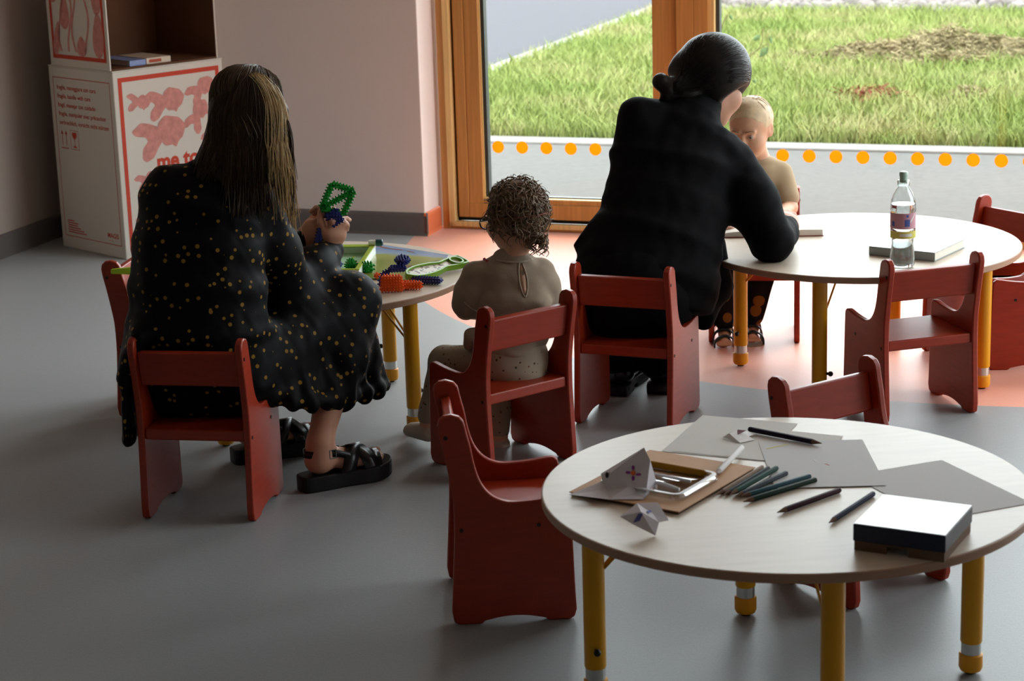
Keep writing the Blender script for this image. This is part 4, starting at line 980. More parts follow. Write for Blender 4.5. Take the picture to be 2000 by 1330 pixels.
def surfnet(F, lo, h, smooth, disp):
    S = F < 0; nx, ny, nz = F.shape
    c = np.zeros((nx-1, ny-1, nz-1), np.int8); corners = [(i, j, k) for i in (0, 1) for j in (0, 1) for k in (0, 1)]
    for i, j, k in corners: c += S[i:nx-1+i, j:ny-1+j, k:nz-1+k]
    act = (c > 0) & (c < 8); idx = np.argwhere(act); num = -np.ones(act.shape, np.int64); num[act] = np.arange(len(idx))
    P = np.zeros((len(idx), 3)); W = np.zeros(len(idx))
    vals = {cc: F[idx[:, 0]+cc[0], idx[:, 1]+cc[1], idx[:, 2]+cc[2]] for cc in corners}
    for a in corners:
        for ax in range(3):
            if a[ax]: continue
            b = list(a); b[ax] = 1; b = tuple(b); va, vb = vals[a], vals[b]; m = (va < 0) != (vb < 0)
            t = np.where(m, va/np.where(m, va-vb, 1), 0); q = np.array(a, float)[None]+0*P; q[:, ax] += t; P[m] += q[m]; W[m] += 1
    P = lo+h*(idx+P/W[:, None]); Q = []
    for ax in range(3):
        o = [(0, 0, 0)]*3; sl0 = [slice(None)]*3; sl1 = [slice(None)]*3; sl0[ax] = slice(0, -1); sl1[ax] = slice(1, None)
        A, B = S[tuple(sl0)], S[tuple(sl1)]; e = np.argwhere(A != B); u, v = [i for i in range(3) if i != ax]
        e = e[(e[:, u] > 0) & (e[:, v] > 0) & (e[:, u] < F.shape[u]-1) & (e[:, v] < F.shape[v]-1)]
        if not len(e): continue
        flip = A[e[:, 0], e[:, 1], e[:, 2]]
        def g(du, dv):
            q = e.copy(); q[:, u] -= du; q[:, v] -= dv; return num[q[:, 0], q[:, 1], q[:, 2]]
        q = np.stack([g(0, 0), g(1, 0), g(1, 1), g(0, 1)], 1)
        if ax == 1: flip = ~flip
        q[~flip] = q[~flip][:, ::-1]; Q.append(q)
    Q = np.concatenate(Q); Q = Q[(Q >= 0).all(1)]
    E = np.concatenate([Q[:, [0, 1]], Q[:, [1, 2]], Q[:, [2, 3]], Q[:, [3, 0]]])
    def lap(P):
        A = np.zeros_like(P); N = np.zeros(len(P))
        for a, b in ((0, 1), (1, 0)): np.add.at(A, E[:, a], P[E[:, b]]); np.add.at(N, E[:, a], 1)
        return A/np.maximum(N, 1)[:, None]
    for _ in range(smooth): P = P*.5+lap(P)*.5
    if disp is not None:
        n = np.cross(P[Q[:, 2]]-P[Q[:, 0]], P[Q[:, 3]]-P[Q[:, 1]]); vn = np.zeros_like(P)
        for i in range(4): np.add.at(vn, Q[:, i], n)
        vn /= np.linalg.norm(vn, axis=1)[:, None]+1e-12; P = P+vn*disp(P, vn)[:, None]
        P = P*.6+lap(P)*.4
    return P, Q
def emit(geo, name, m, base, parent=None):
    P, Q = geo; base = V(base)
    me = mesh_qt(name, P-np.array(base)[None], Q, np.zeros((0, 3), int)); o = link(name, me, m, parent, True)
    if parent is None: o.location = base
    return o
def wav(P, f, seed=0):
    """cheap layered sine noise in -1..1"""
    r = np.random.default_rng(seed); out = 0
    for i in range(5):
        d = r.normal(size=3); d /= np.linalg.norm(d); fr = f*r.uniform(.7, 1.5); w = r.normal(size=3)
        out = out+np.sin((P@d)*fr+1.2*np.sin((P@w)*f*.35+r.uniform(0, 6))+r.uniform(0, 6))
    return out/5
def frame3(f, up=(0, 0, 1)):
    f = V(f).normalized(); r = f.cross(V(up)).normalized(); u = r.cross(f); return Matrix(((r.x, f.x, u.x), (r.y, f.y, u.y), (r.z, f.z, u.z)))
def head(S, c, M, s=1.0, child=False, k=.012):
    """skull, jaw, nose, lips, sockets, ears; returns a map from head-local to world"""
    c = V(c); L = lambda x, y, z: c+M @ V((x*s, y*s, z*s))
    S.ell(L(0, -.012, .030), [x*s for x in ((.074, .093, .092) if not child else (.082, .098, .092))], M, k)
    S.ell(L(0, .030, -.045), [x*s for x in ((.056, .056, .066) if not child else (.058, .056, .058))], M, .04*s)
    S.ell(L(0, .062, -.088 if not child else -.080), [x*s for x in (.024, .018, .018)], M, .025*s)
    for sx in (-1, 1):
        S.ell(L(sx*.038, .055, -.025), [x*s for x in (.026, .026, .028)], M, .03*s)
        S.ell(L(sx*.031, .092, .016), [x*s for x in (.017, .012, .011)], M, .012*s, -1)
        S.ell(L(sx*.031, .075, .014), [x*s for x in (.0135, .0125, .0125)], M, .005*s)
        S.cone(L(sx*.014, .088, .034), L(sx*.046, .076, .032), .006*s, .005*s, .012*s)
        S.ell(L(sx*.078, -.008, .004), [x*s for x in (.008, .020, .032)], M @ Matrix.Rotation(sx*.35, 3, 'Z'), .008*s)
        S.ell(L(sx*.088, -.004, .006), [x*s for x in (.006, .010, .018)], M, .006*s, -1)
        S.ell(L(sx*.009, .104, -.022), [x*s for x in (.007, .008, .006)], M, .006*s)
    S.cone(L(0, .088, .022), L(0, .106 if not child else .098, -.016), .007*s, .010*s, .012*s)
    S.ell(L(0, .087, -.047), [x*s for x in (.022, .010, .006)], M, .006*s); S.ell(L(0, .086, -.058), [x*s for x in (.018, .010, .007)], M, .006*s)
    S.ell(L(0, .098, -.0525), [x*s for x in (.022, .008, .0015)], M, .004*s, -1)
    return L
def hand(S, wrist, d, palm, s=1.0, thumb_side=1, curls=((.2, .3, .2),)*4, thumb=(.5, .3), spread=.10, k=.006):
    """d: direction of the hand, palm: direction the palm faces; thumb_side=+1 puts the thumb on d x palm"""
    d = V(d).normalized(); p = V(palm); p = (p-d*p.dot(d)).normalized(); a = d.cross(p)*thumb_side; w = V(wrist)
    P = lambda x, y, z: w+(a*x+d*y+p*z)*s
    S.ecap(P(0, -.01, 0), P(.002, .045, 0), (.023*s, .017*s), (.034*s, .014*s), a, .012)
    S.ecap(P(.002, .045, 0), P(.002, .082, .002), (.036*s, .013*s), (.037*s, .011*s), a, .012)
    S.cone(P(.012, .015, .008), P(.034, .045, .012), .014*s, .012*s, .012)
    tips = []
    for i, (x, L0, r) in enumerate(((.029, .046, .0088), (.010, .050, .0090), (-.010, .047, .0086), (-.028, .037, .0076))):
        cv = curls[i % len(curls)]; q = P(x, .085-(.003 if i == 0 else .010 if i == 3 else 0), .002); ang = 0; sa = spread*(1.5-i)*.6
        dd = (d+a*sa).normalized(); S.ell(q-p*.003*s, [.0098*s]*3, None, .006)
        for j, (lf, rr) in enumerate(((1, r), (.62, r*.92), (.50, r*.84))):
            ang += cv[j]; e = q+(dd*math.cos(ang)+p*math.sin(ang))*(L0*lf*s); S.cone(q, e, rr*s, rr*.93*s, .0035); q = e
        tips.append(q)
    q = P(.032, .040, .010); t1 = (a*math.cos(thumb[0])+d*math.sin(thumb[0])+p*thumb[1]).normalized(); t2 = (a*math.cos(thumb[0]+.5)+d*math.sin(thumb[0]+.5)+p*(thumb[1]+.15)).normalized()
    e = q+t1*.036*s; S.cone(q, e, .0118*s, .0100*s, .006); e2 = e+t2*.030*s; S.cone(e, e2, .0100*s, .0078*s, .004); tips.append(e2)
    return tips
def ball_part(name, c, r, m, parent, base, sc=(1, 1, 1), M=None):
    mb = MB(); mb.ball(V(c)-V(base), r, 14, 10, sc, M); return mb.build(name, m, parent, smooth=True)
def eyes(L, M, s, root, base, mw, mi, mbrow, browc=True):
    for sx in (-1, 1):
        e = ball_part('eye', L(sx*.031, .0785, .014), .0112*s, mw, root, base); ball_part('iris', L(sx*.031, .0845, .0135), .0058*s, mi, e, base)
        mb = MB(); mb.tube([L(sx*x, y, z)-V(base) for x, y, z in ((.014, .093, .036), (.030, .091, .041), (.048, .078, .036))], [.0022*s, .003*s, .0015*s], 6); mb.build('eyebrow', mbrow, root, smooth=True)
def strands(paths, r, m, name, root, base, n=4, taper=True, sub=4):
    mb = MB()
    for p in paths:
        q = smoothline([V(x)-V(base) for x in p], sub); k = len(q); mb.tube(q, [r*(1-.6*(i/(k-1))**2 if taper else 1) for i in range(k)], n)
    return mb.build(name, m, root, smooth=True)
def skin_mat(name, col): return mat(name, col, .5, .35, var=.05, vscale=18, sss=.12)

from mathutils.bvhtree import BVHTree
class Skin:
    """finds the visible surface of one or more blended bodies along a line of sight"""
    def __init__(s, *geos):
        vs = []; fs = []
        for P, Q in geos: n = len(vs); vs += [tuple(p) for p in P]; fs += [tuple(int(i)+n for i in q) for q in Q]
        s.t = BVHTree.FromPolygons(vs, fs)
    def hit(s, u, v, off=0.0):
        d = ray(u, v).normalized(); h = s.t.ray_cast(V((0, 0, CAM_H)), d)
        return None if h[0] is None else h[0]-d*off
def surface_strands(skin, lines, off):
    """lines of picture points laid onto the surface; gaps keep the last depth"""
    out = []
    for ln in lines:
        pts = []; Y = None; o = off*(.5+rg.random())
        for u, v in ln:
            h = skin.hit(u, v, o)
            if h is not None and (Y is None or abs(h.y-Y) < .06): Y = h.y; pts.append(h)
            elif Y is not None: pts.append(at(u, v, Y))
        if len(pts) > 2: out.append(pts)
    return out
# ================================================================ people
M_skin = skin_mat('skin_fair', '#c08f76'); M_skinb = skin_mat('skin_toddler', '#cfa184')
M_eyew = mat('eye_white', '#a0968c', .35, .3); M_iris = mat('iris_dark', '#2a2320', .2, .5)
def dotted_mat(name, base, dots, sc, rad, rough=.6, jitter=.65, spec=.3, dots2=None):
    m = mat(name, base, rough, spec); nt = m.node_tree; N = nt.nodes; L = nt.links; b = bsdf(m)
    tc = N.new('ShaderNodeTexCoord'); vo = N.new('ShaderNodeTexVoronoi'); vo.inputs['Scale'].default_value = sc; vo.inputs['Randomness'].default_value = jitter; L.new(tc.outputs['Object'], vo.inputs['Vector'])
    lt = N.new('ShaderNodeMath'); lt.operation = 'LESS_THAN'; lt.inputs[1].default_value = rad; L.new(vo.outputs['Distance'], lt.inputs[0])
    mx = N.new('ShaderNodeMix'); mx.data_type = 'RGBA'; L.new(lt.outputs[0], mx.inputs['Factor']); mx.inputs['A'].default_value = (*lin(base), 1); mx.inputs['B'].default_value = (*lin(dots), 1)
    if dots2:
        r = N.new('ShaderNodeValToRGB'); r.color_ramp.interpolation = 'CONSTANT'; r.color_ramp.elements[0].color = (*lin(dots), 1); r.color_ramp.elements[1].position = .5; r.color_ramp.elements[1].color = (*lin(dots2), 1)
        s_ = N.new('ShaderNodeSeparateColor'); L.new(vo.outputs['Color'], s_.inputs[0]); L.new(s_.outputs[0], r.inputs['Fac']); L.new(r.outputs['Color'], mx.inputs['B'])
    L.new(mx.outputs['Result'], b.inputs['Base Color']); return m
X1 = (1, 0, 0)
rg = random.Random(11)
# ---------------------------------------------------------------- the woman in the dotted dress
b1 = V((-.77, 4.98, 0))
S = Blend(); hc = at(487, 234, 5.17); HM = frame3((.33, .86, -.38)); HL = head(S, hc, HM, 1.0)
sL, sR = at(329, 382, 5.09), at(500, 402, 5.11); nk = at(432, 325, 5.10); pel = V((-.765, 5.02, .335)); chest = at(408, 430, 5.08)
S.cone(hc+HM @ V((0, -.025, -.06)), nk, .046, .045, .03)
S.ecap(nk-V((0, 0, .04)), chest, (.10, .04), (.105, .06), X1, .04); S.ecap(chest, pel, (.105, .06), (.115, .065), X1, .05)
eL, wL = V((-.83, 5.33, .56)), at(582, 470, 5.45); S.chain([sL, eL, wL], [.046, .036, .024], .02)
eR, wR = at(560, 572, 5.24), at(648, 492, 5.415); S.chain([sR, eR, wR], [.046, .037, .024], .02)
kR, kL = at(686, 590, 5.33), V((-.66, 5.40, .44)); hpR, hpL = V((-.70, 5.04, .32)), V((-.83, 5.04, .32))
S.cone(hpR, kR, .065, .050, .03); S.cone(hpL, kL, .065, .050, .03)
hR, tR = V((-.540, 5.078, .0)), V((-.362, 5.185, .0)); fdR = (tR-hR).normalized(); hLf, tLf = V((-.745, 5.335, .0)), V((-.555, 5.437, .0)); fdL = (tLf-hLf).normalized()
PLAT = .042
def foot(S, heel, fd, plat, L_, s=1.0):
    sd = V((fd.y, -fd.x, 0)); z = plat+.004; P = lambda x, y, h: heel+fd*(x*s)+sd*(y*s)+V((0, 0, z+h*s))
    S.ell(P(.035, 0, .028), (.030*s, .028*s, .028*s), None, .015); S.cone(P(.04, 0, .035), P(.15, -.0, .022), .030*s, .020*s, .02)
    S.cone(P(.10, .018, .018), P(.175, .024, .014), .020*s, .014*s, .015); S.cone(P(.10, -.015, .018), P(.175, -.012, .014), .020*s, .014*s, .015)
    for i, (y, x1, r) in enumerate(((-.028, .222, .0105), (-.009, .222, .0082), (.007, .216, .0078), (.022, .207, .0074), (.035, .195, .0070))): S.cone(P(.165, y*.85, .012), P(x1, y, .009 if i else .014), r*s*1.05, r*s, .008)
    return P
FR = foot(S, hR, fdR, PLAT, .24); FL = foot(S, hLf, fdL, PLAT, .24)
anR, anL = FR(.045, 0, .075), FL(.045, 0, .075)
S.chain([kR, kR.lerp(anR, .35), anR, FR(.045, 0, .03)], [.052, .053, .031, .03], .025); S.chain([kL, kL.lerp(anL, .35), anL, FL(.045, 0, .03)], [.052, .053, .031, .03], .025)
# right hand: thumb up on our side, fingers closing round the far side of the blue block
hd = (at(664, 432, 5.42)-wR)
hand(S, wR, hd, (-.75, .62, .0), 1.0, 1, ((.95, .9, .5), (1.05, .9, .5), (1.1, .9, .5), (1.15, .9, .5)), (1.2, .45))
hand(S, wL, at(615, 455, 5.45)-wL, (.15, .9, -.35), .95, 1, ((.35, .6, .4), (.4, .7, .4), (.5, .8, .5), (.6, .8, .5)), (.9, .5))
w1 = emit(S.mesh(.0042, 1), 'person', M_skin, b1)
setp(w1, 'woman with long fair hair in a black gold-dotted dress, seated with her back to us', 'person')
eyes(HL, HM, 1, w1, b1, M_eyew, M_iris, mat('brown_brow', '#5b4632', .7, .2))
M_dress = dotted_mat('black_dotted_chiffon', '#08070a', '#8a6826', 40, .215, .6, .8, .12)
D = Blend()
rows = [(368, 474, 338, 5.10, .045), (304, 520, 366, 5.10, .075), (274, 520, 412, 5.08, .10), (260, 515, 480, 5.06, .115), (251, 520, 560, 5.04, .125), (248, 530, 640, 5.03, .13), (250, 520, 720, 5.03, .12)]
def slab(D, rows, k=.03, xd=X1):
    for (l0, r0, v0, Y0, d0), (l1, r1, v1, Y1, d1) in zip(rows, rows[1:]):
        D.ecap(at((l0+r0)/2, v0, Y0), at((l1+r1)/2, v1, Y1), ((r0-l0)/2*Y0/CAM_F, d0), ((r1-l1)/2*Y1/CAM_F, d1), xd, k, .03)
slab(D, rows)
D.chain([sL, sL.lerp(eL, .5), eL], [.064, .066, .062], .03); D.chain([eL, wL+(eL-wL)*.12], [.060, .045], .03)
D.chain([sR, sR.lerp(eR, .5), eR], [.062, .072, .070], .03); D.chain([eR, eR.lerp(wR, .55), eR.lerp(wR, .83)], [.068, .058, .046], .03)
D.cone(eR.lerp(wR, .80), eR.lerp(wR, .95), .044, .030, .008); D.cone(eR.lerp(wR, .90), eR.lerp(wR, 1.03), .029, .031, .004)
D.cone(eL.lerp(wL, .85), eL.lerp(wL, 1.0), .031, .030, .006)
D.cone(hpR, kR, .105, .074, .04); D.cone(hpL, kL, .105, .076, .04); D.cone((hpR+hpL)/2, (kR+kL)/2, .09, .06, .04); D.cone(kR-V((.02, .02, 0)), kL, .05, .05, .05); D.chain([kR, kR.lerp(anR, .4), kR.lerp(anR, .64)], [.076, .070, .058], .03)
hem = [(752, 757, 5.43), (738, 768, 5.36), (712, 776, 5.28), (680, 784, 5.20), (645, 790, 5.12), (610, 795, 5.06), (570, 792, 5.04), (535, 775, 5.03)]
for i, (u, v, Y) in enumerate(hem):
    e = at(u, v, Y); t = i/(len(hem)-1); top = kR.lerp(hpR, .05+.75*t)+V((0, 0, -.01)); D.cone(top, e, .062, .016, .035)
for (u, v, Y), (u2, v2, Y2) in zip(hem, hem[1:]): D.cone(at(u, v-10, Y), at(u2, v2-10, Y2), .014, .014, .02)
for q in (V((-.52, 5.42, .19)), V((-.62, 5.46, .19)), V((-.72, 5.42, .2)), V((-.80, 5.32, .2))): D.cone(kL.lerp(hpL, .15), q, .06, .02, .04)
D.ecap(V((-.945, 5.02, .40)), V((-.962, 5.00, .19)), (.022, .12), (.012, .13), X1, .02, .02)
D.ecap(V((-.905, 4.99, .47)), V((-.955, 4.99, .36)), (.04, .10), (.022, .11), X1, .03, .02)
def cloth_disp(P, n):
    ang = np.arctan2(P[:, 1]-5.2, P[:, 0]+.6); low = np.clip((.45-P[:, 2])/.25, 0, 1)
    return .0035*wav(P*np.array([1, 1, .45]), 55, 3)+.003*low*np.sin(ang*22+6*wav(P, 8, 5))+.002*wav(P, 120, 8)
gD = D.mesh(.006, 2, cloth_disp); dr = emit(gD, 'dress', M_dress, b1, w1)
# gathered cuff ring
# hair: smooth mass plus many strands, coloured dark where shaded, blond where window-lit
M_hair = mat('shaded_brown_hair', '#33251a', .5, .2, var=.3, vscale=60, stretch=(1, 1, .08)); M_hairl = translucent(mat('lit_blond_strands', '#cfb383', .35, .5, var=.2, vscale=60, stretch=(1, 1, .08)), .5); M_hairm = mat('shaded_brown_strands', '#453320', .4, .4, var=.3, vscale=60, stretch=(1, 1, .08))
H = Blend(); H.ell(hc+HM @ V((0, -.018, .032)), (.088, .104, .098), HM, .02)
slab(H, [(440, 532, 175, 5.14, .046), (416, 558, 215, 5.120, .056), (408, 562, 262, 5.088, .044), (406, 552, 300, 5.066, .036), (410, 540, 328, 5.045, .024), (430, 525, 350, 5.03, .012)], .03)
H.chain([at(425, 270, 5.12), at(402, 314, 5.09), at(366, 336, 5.07)], [.034, .022, .007], .02); H.chain([at(440, 290, 5.09), at(415, 326, 5.06), at(388, 348, 5.04)], [.03, .024, .008], .02)
def hair_disp(P, n): return .0011*wav(P*np.array([1, 1, .08]), 260, 4)+.0012*wav(P*np.array([1, 1, .1]), 90, 9)
gH = H.mesh(.005, 1, hair_disp); hr = emit(gH, 'hair', M_hair, b1, w1)
hrows = [(440, 532, 150, 5.15, .05), (416, 558, 215, 5.120, .062), (408, 562, 262, 5.088, .052)]
def ysurf(u, v, rws):
    """depth of the back surface of a slab of rows at a picture point"""
    rws = sorted(rws, key=lambda r: r[2]); v = max(rws[0][2], min(rws[-1][2], v))
    for a, b in zip(rws, rws[1:]):
        if a[2] <= v <= b[2]:
            t = (v-a[2])/(b[2]-a[2]); l, r, Y, d = [a[i]+(b[i]-a[i])*t for i in (0, 1, 3, 4)]; x = (u-(l+r)/2)/((r-l)/2)
            return Y-d*math.sqrt(max(.03, 1-min(1, abs(x))**2))
paths = []
crown = hc+HM @ V((0, -.03, .130)); l = lambda x, y, z: hc+HM @ V((x, y, z))
for i in range(520):
    th = rg.uniform(-1.75, 1.75); sx, cy = math.sin(th), -math.cos(th); k = rg.uniform(1.0, 1.03)
    p1 = l(sx*.062*k, cy*.074*k-.018, .112); p2 = l(sx*.091*k, cy*.108*k-.018, .048)
    u = 486+sx*80+rg.uniform(-5, 5); v3 = 266+rg.uniform(-8, 8); p3 = at(u, v3, ysurf(u, v3, hrows)-.006*rg.random())
    end = rg.uniform(318, 352) if u < 440 else rg.uniform(335, 425); u5 = u+(u-486)*.10+rg.uniform(-10, 10)
    if u < 440: u5 = u-rg.uniform(4, 36); end = 330+rg.uniform(0, 30)
    if u > 535: u5 = u+rg.uniform(0, 14)
    um, vm = (u+u5)/2, (v3+end)/2; off = rg.uniform(.006, .016)
    p4 = at(um, vm, min(ysurf(um, vm, rows)-off, ysurf(u, v3, hrows)+.02)); p5 = at(u5, end, ysurf(u5, end, rows)-.006)
    paths.append([crown+V((rg.uniform(-.02, .02), rg.uniform(-.02, .02), 0)), p1, p2, p3, p4, p5])
strands(paths[::3], .0019, M_hairm, 'hair_strands', hr, b1)
sk = Skin(gH, gD); L1 = []; L2 = []
for i in range(430):
    t = rg.uniform(-1, 1); um = 486+t*77; c = 487+rg.uniform(-14, 14)
    if t < -.55: end = rg.uniform(318, 355); ue = um-rg.uniform(0, 40)
    elif t < .6: end = rg.uniform(340, 430); ue = um+rg.uniform(-10, 10)+t*8
    else: end = rg.uniform(330, 440); ue = um+rg.uniform(0, 18)
    j1, j2 = rg.uniform(-5, 5), rg.uniform(-5, 5)
    ln = [(c+(um-c)*.25, rg.uniform(137, 148)), (c+(um-c)*.40, 154), (c+(um-c)*.68, 172), (c+(um-c)*.92, 206), (um+j1, 245), (um+j1, 275), (um+(ue-um)*.25+j2, 300), (um+(ue-um)*.6+j2, 300+(end-300)*.5), (ue, end)]
    (L2 if rg.random() < max(0, min(.9, (t-.30)*1.7)) else L1).append(ln)
strands(surface_strands(sk, L1[::2], .0035), .0017, M_hairm, 'hair_strands', hr, b1, 4, True, 3)
strands(surface_strands(sk, L1[1::2], .0045), .0017, M_hair, 'hair_strands', hr, b1, 4, True, 3)
strands(surface_strands(sk, L2, .006), .0015, M_hairl, 'hair_strands', hr, b1, 4, True, 3)
paths = []
for i in range(90):                                     # the loose lock hanging in front of her right shoulder
    u = rg.uniform(530, 566); o_ = rg.uniform(-5, 5); Y0 = 5.165+rg.uniform(-.012, .02)
    paths.append([at(u-6, 215, Y0-.01), at(u+1, 255, Y0), at(u+3+o_, 315, Y0+.012), at(u+9+o_, 385, Y0+.02), at(u+rg.uniform(6, 26), rg.uniform(400, 468), Y0+.025)])
strands(paths, .0014, M_hairl, 'hair_strands', hr, b1)
# chunky sandals
M_leather = mat('black_leather', '#0d0d0f', .28, .5); M_sole = mat('black_rubber_sole', '#101012', .5, .4); M_buckle = mat('small_steel_buckle', '#8a8a88', .3, .5, metal=.9)
def sandal(P, heel, fd, root, base):
    sd = V((fd.y, -fd.x, 0)); b = V(base)
    out = [(-.012, -.028), (.03, -.036), (.09, -.034), (.15, -.043), (.20, -.046), (.232, -.036), (.246, -.010), (.240, .020), (.215, .042), (.17, .050), (.10, .040), (.03, .036), (-.012, .028), (-.020, 0)]
    pl = [tuple(q) for q in smoothline([V(q) for q in out], 4, True)]
    f = lambda z, s_=1: (lambda p: heel+fd*(p[0])+sd*p[1]*s_+V((0, 0, z+max(0, (p[0]-.17))**2*1.6))-b)
    mb = MB(); mb.prism(pl, f(.0005), f(PLAT)); so = mb.build('sandal_sole', M_sole, root, bevel=.004, ang=50)
    def band(pts, w, name='sandal_strap'):
        q = smoothline([P(*p)-b for p in pts], 6); mb = MB(); A = []; B = []
        for i, p in enumerate(q):
            A.append(mb.bm.verts.new(p+fd*w)); B.append(mb.bm.verts.new(p-fd*w))
        for i in range(len(q)-1): mb.bm.faces.new((A[i], A[i+1], B[i+1], B[i]))
        o = mb.build(name, M_leather, so, smooth=True); s = o.modifiers.new('Solidify', 'SOLIDIFY'); s.thickness = .003; s.offset = 1
    band([(.105, -.042, -.004), (.118, -.034, .030), (.138, .0, .050), (.160, .038, .026), (.168, .048, -.004)], .021); band([(.165, -.048, -.004), (.150, -.036, .028), (.138, .0, .053), (.115, .036, .032), (.100, .043, -.004)], .021)
    band([(.190, -.046, -.002), (.190, -.034, .020), (.190, .0, .028), (.185, .034, .018), (.182, .048, -.002)], .015)
    # ankle strap: loop round the heel
    pts = [(.115, .036, .034), (.07, .034, .050), (.02, .026, .052), (-.002, 0, .052), (.02, -.028, .052), (.07, -.034, .050), (.115, -.034, .036)]
    q = smoothline([P(*p)-b for p in pts], 6); mb = MB(); A = [mb.bm.verts.new(p+V((0, 0, .009))) for p in q]; B = [mb.bm.verts.new(p-V((0, 0, .009))) for p in q]
    for i in range(len(q)-1): mb.bm.faces.new((A[i], A[i+1], B[i+1], B[i]))
    o = mb.build('ankle_strap', M_leather, so, smooth=True); s = o.modifiers.new('Solidify', 'SOLIDIFY'); s.thickness = .0025; s.offset = 0
    c = P(.062, .037, .050)-b; mb = MB()
    for a_, c_ in ((V((-.009, 0, -.011)), V((.009, 0, -.011))), (V((.009, 0, -.011)), V((.009, 0, .011))), (V((.009, 0, .011)), V((-.009, 0, .011))), (V((-.009, 0, .011)), V((-.009, 0, -.011)))):
        mb.cyl(c+fd*a_.x+V((0, 0, a_.z)), c+fd*c_.x+V((0, 0, c_.z)), .0014, n=6)
    mb.build('buckle', M_buckle, o)
sandal(FR, hR, fdR, w1, b1); sandal(FL, hLf, fdL, w1, b1)
# what she holds: green bristle frame plugged into blue blocks
Yh = 5.42; og = at(655, 395, Yh)
cons = thing('bristle_construction', 'green bristle frame plugged into blue blocks, held up by the woman in the dotted dress', 'toy', loc=og)
rr_ = CR; uu_ = (CU+V((0, 0, .0))).normalized(); vv_ = rr_.cross(uu_)
MH = Matrix(((rr_.x, uu_.x, vv_.x), (rr_.y, uu_.y, vv_.y), (rr_.z, uu_.z, vv_.z))).to_4x4() @ Matrix.Rotation(.25, 4, 'Y')
def pp(u, v): q = (MH.inverted() @ (at(u, v, Yh)-og)); return (q.x, q.y)
out4 = [pp(648, 354), pp(698, 369), pp(671, 424), pp(621, 410)][::-1]
def barpoly(a, b, w):
    a, b = V(a), V(b); d = (b-a).normalized(); n = V((-d.y, d.x))*w; return [tuple(a-n), tuple(b-n), tuple(b+n), tuple(a+n)]
mb = MB(); o4 = [V(p) for p in out4]; cx_ = sum(o4, V((0, 0)))/4
inn = [cx_+(p-cx_)*.86 for p in o4]
for a, b in ((0, 1), (1, 2), (2, 3), (3, 0), (3, 1) if (V(out4[3])-V(out4[1])).length > (V(out4[0])-V(out4[2])).length else (0, 2)):
    bristle_mesh(mb, barpoly(inn[a], inn[b], .0068), .013, .0082, .0046, r=.0024)
mb.build('green_frame', M_gb, cons, matrix=None).matrix_local = MH
def boxpoly(c, w, h, a):
    c = V(c); return [tuple(c+Matrix.Rotation(a, 2) @ V(p)) for p in ((-w/2, -h/2), (w/2, -h/2), (w/2, h/2), (-w/2, h/2))]
mb = MB(); bristle_mesh(mb, boxpoly(pp(651, 426), .036, .038, .55), .024, .0080, .0038, r=.0024); o = mb.build('blue_block', M_bb, cons); o.matrix_local = MH
mb = MB(); bristle_mesh(mb, boxpoly(pp(617, 474), .016, .075, -.22), .014, .0080, .0038, r=.0024); o = mb.build('blue_bar', M_bb, cons); o.matrix_local = MH @ Matrix.Translation((0, 0, -.005))

# ---------------------------------------------------------------- the woman in black
b2 = V((.36, 5.66, 0))
S = Blend(); hc = at(1393, 166, 6.06); HM = frame3((.62, .66, -.50), (-.12, 0, 1)); HL = head(S, hc, HM, 1.0)
sL, sR = at(1248, 232, 5.93), at(1432, 318, 5.93); nk = at(1358, 228, 5.98); chest = at(1310, 360, 5.88); pel = V((.355, 5.70, .335))
S.cone(hc+HM @ V((0, -.025, -.06)), nk, .046, .046, .03); S.ecap(nk-V((0, 0, .04)), chest, (.10, .04), (.105, .055), X1, .04); S.ecap(chest, pel, (.105, .055), (.115, .065), X1, .05)
eR, wR = at(1508, 470, 5.80), at(1543, 440, 6.03); eL, wL = at(1235, 420, 6.08), at(1395, 445, 6.20)
S.chain([sR, eR, wR], [.046, .038, .026], .02); S.chain([sL, eL, wL], [.046, .038, .026], .02)
hand(S, wR, at(1530, 408, 6.13)-wR, (-.25, -.1, -1), .98, 1, ((.5, .5, .3), (.45, .5, .3), (.5, .55, .3), (.55, .6, .4)), (.8, .3))
hand(S, wL, (.75, .35, -.05), (0, .1, -1), .95, -1, ((.3, .4, .3),)*4, (.8, .3))
kR, kL = V((.475, 5.98, .43)), V((.33, 6.02, .43)); hpR, hpL = V((.42, 5.70, .32)), V((.29, 5.72, .32))
anR, anL = V((.432, 5.925, .10)), V((.315, 5.925, .10))
for a, k_, n_ in ((hpR, kR, anR), (hpL, kL, anL)): S.cone(a, k_, .065, .050, .03); S.chain([k_, k_.lerp(n_, .35), n_], [.048, .048, .032], .025); S.cone(n_, n_+V((.04, .12, -.06)), .032, .026, .02)
w2 = emit(S.mesh(.0042, 1), 'person', M_skin, b2)
setp(w2, 'woman in a plain black jacket with a dark low bun, leaning over the open book', 'person')
eyes(HL, HM, 1, w2, b2, M_eyew, M_iris, mat('black_brow', '#1c1614', .7, .2))
M_jacket = mat('black_cotton_jacket', '#0a0a0c', .8, .12, bump=.15, bscale=400)
M_trous = mat('black_trousers', '#09090b', .85, .12)
J = Blend()
slab(J, [(1302, 1398, 214, 5.985, .05), (1222, 1440, 250, 5.95, .075), (1192, 1440, 320, 5.90, .105), (1180, 1428, 400, 5.86, .12), (1155, 1412, 470, 5.80, .125), (1120, 1408, 530, 5.76, .13), (1112, 1400, 590, 5.74, .125)], .035)
J.chain([sL, sL.lerp(eL, .5), eL], [.062, .060, .055], .04); J.chain([eL, wL+(eL-wL)*.05], [.055, .038], .02)
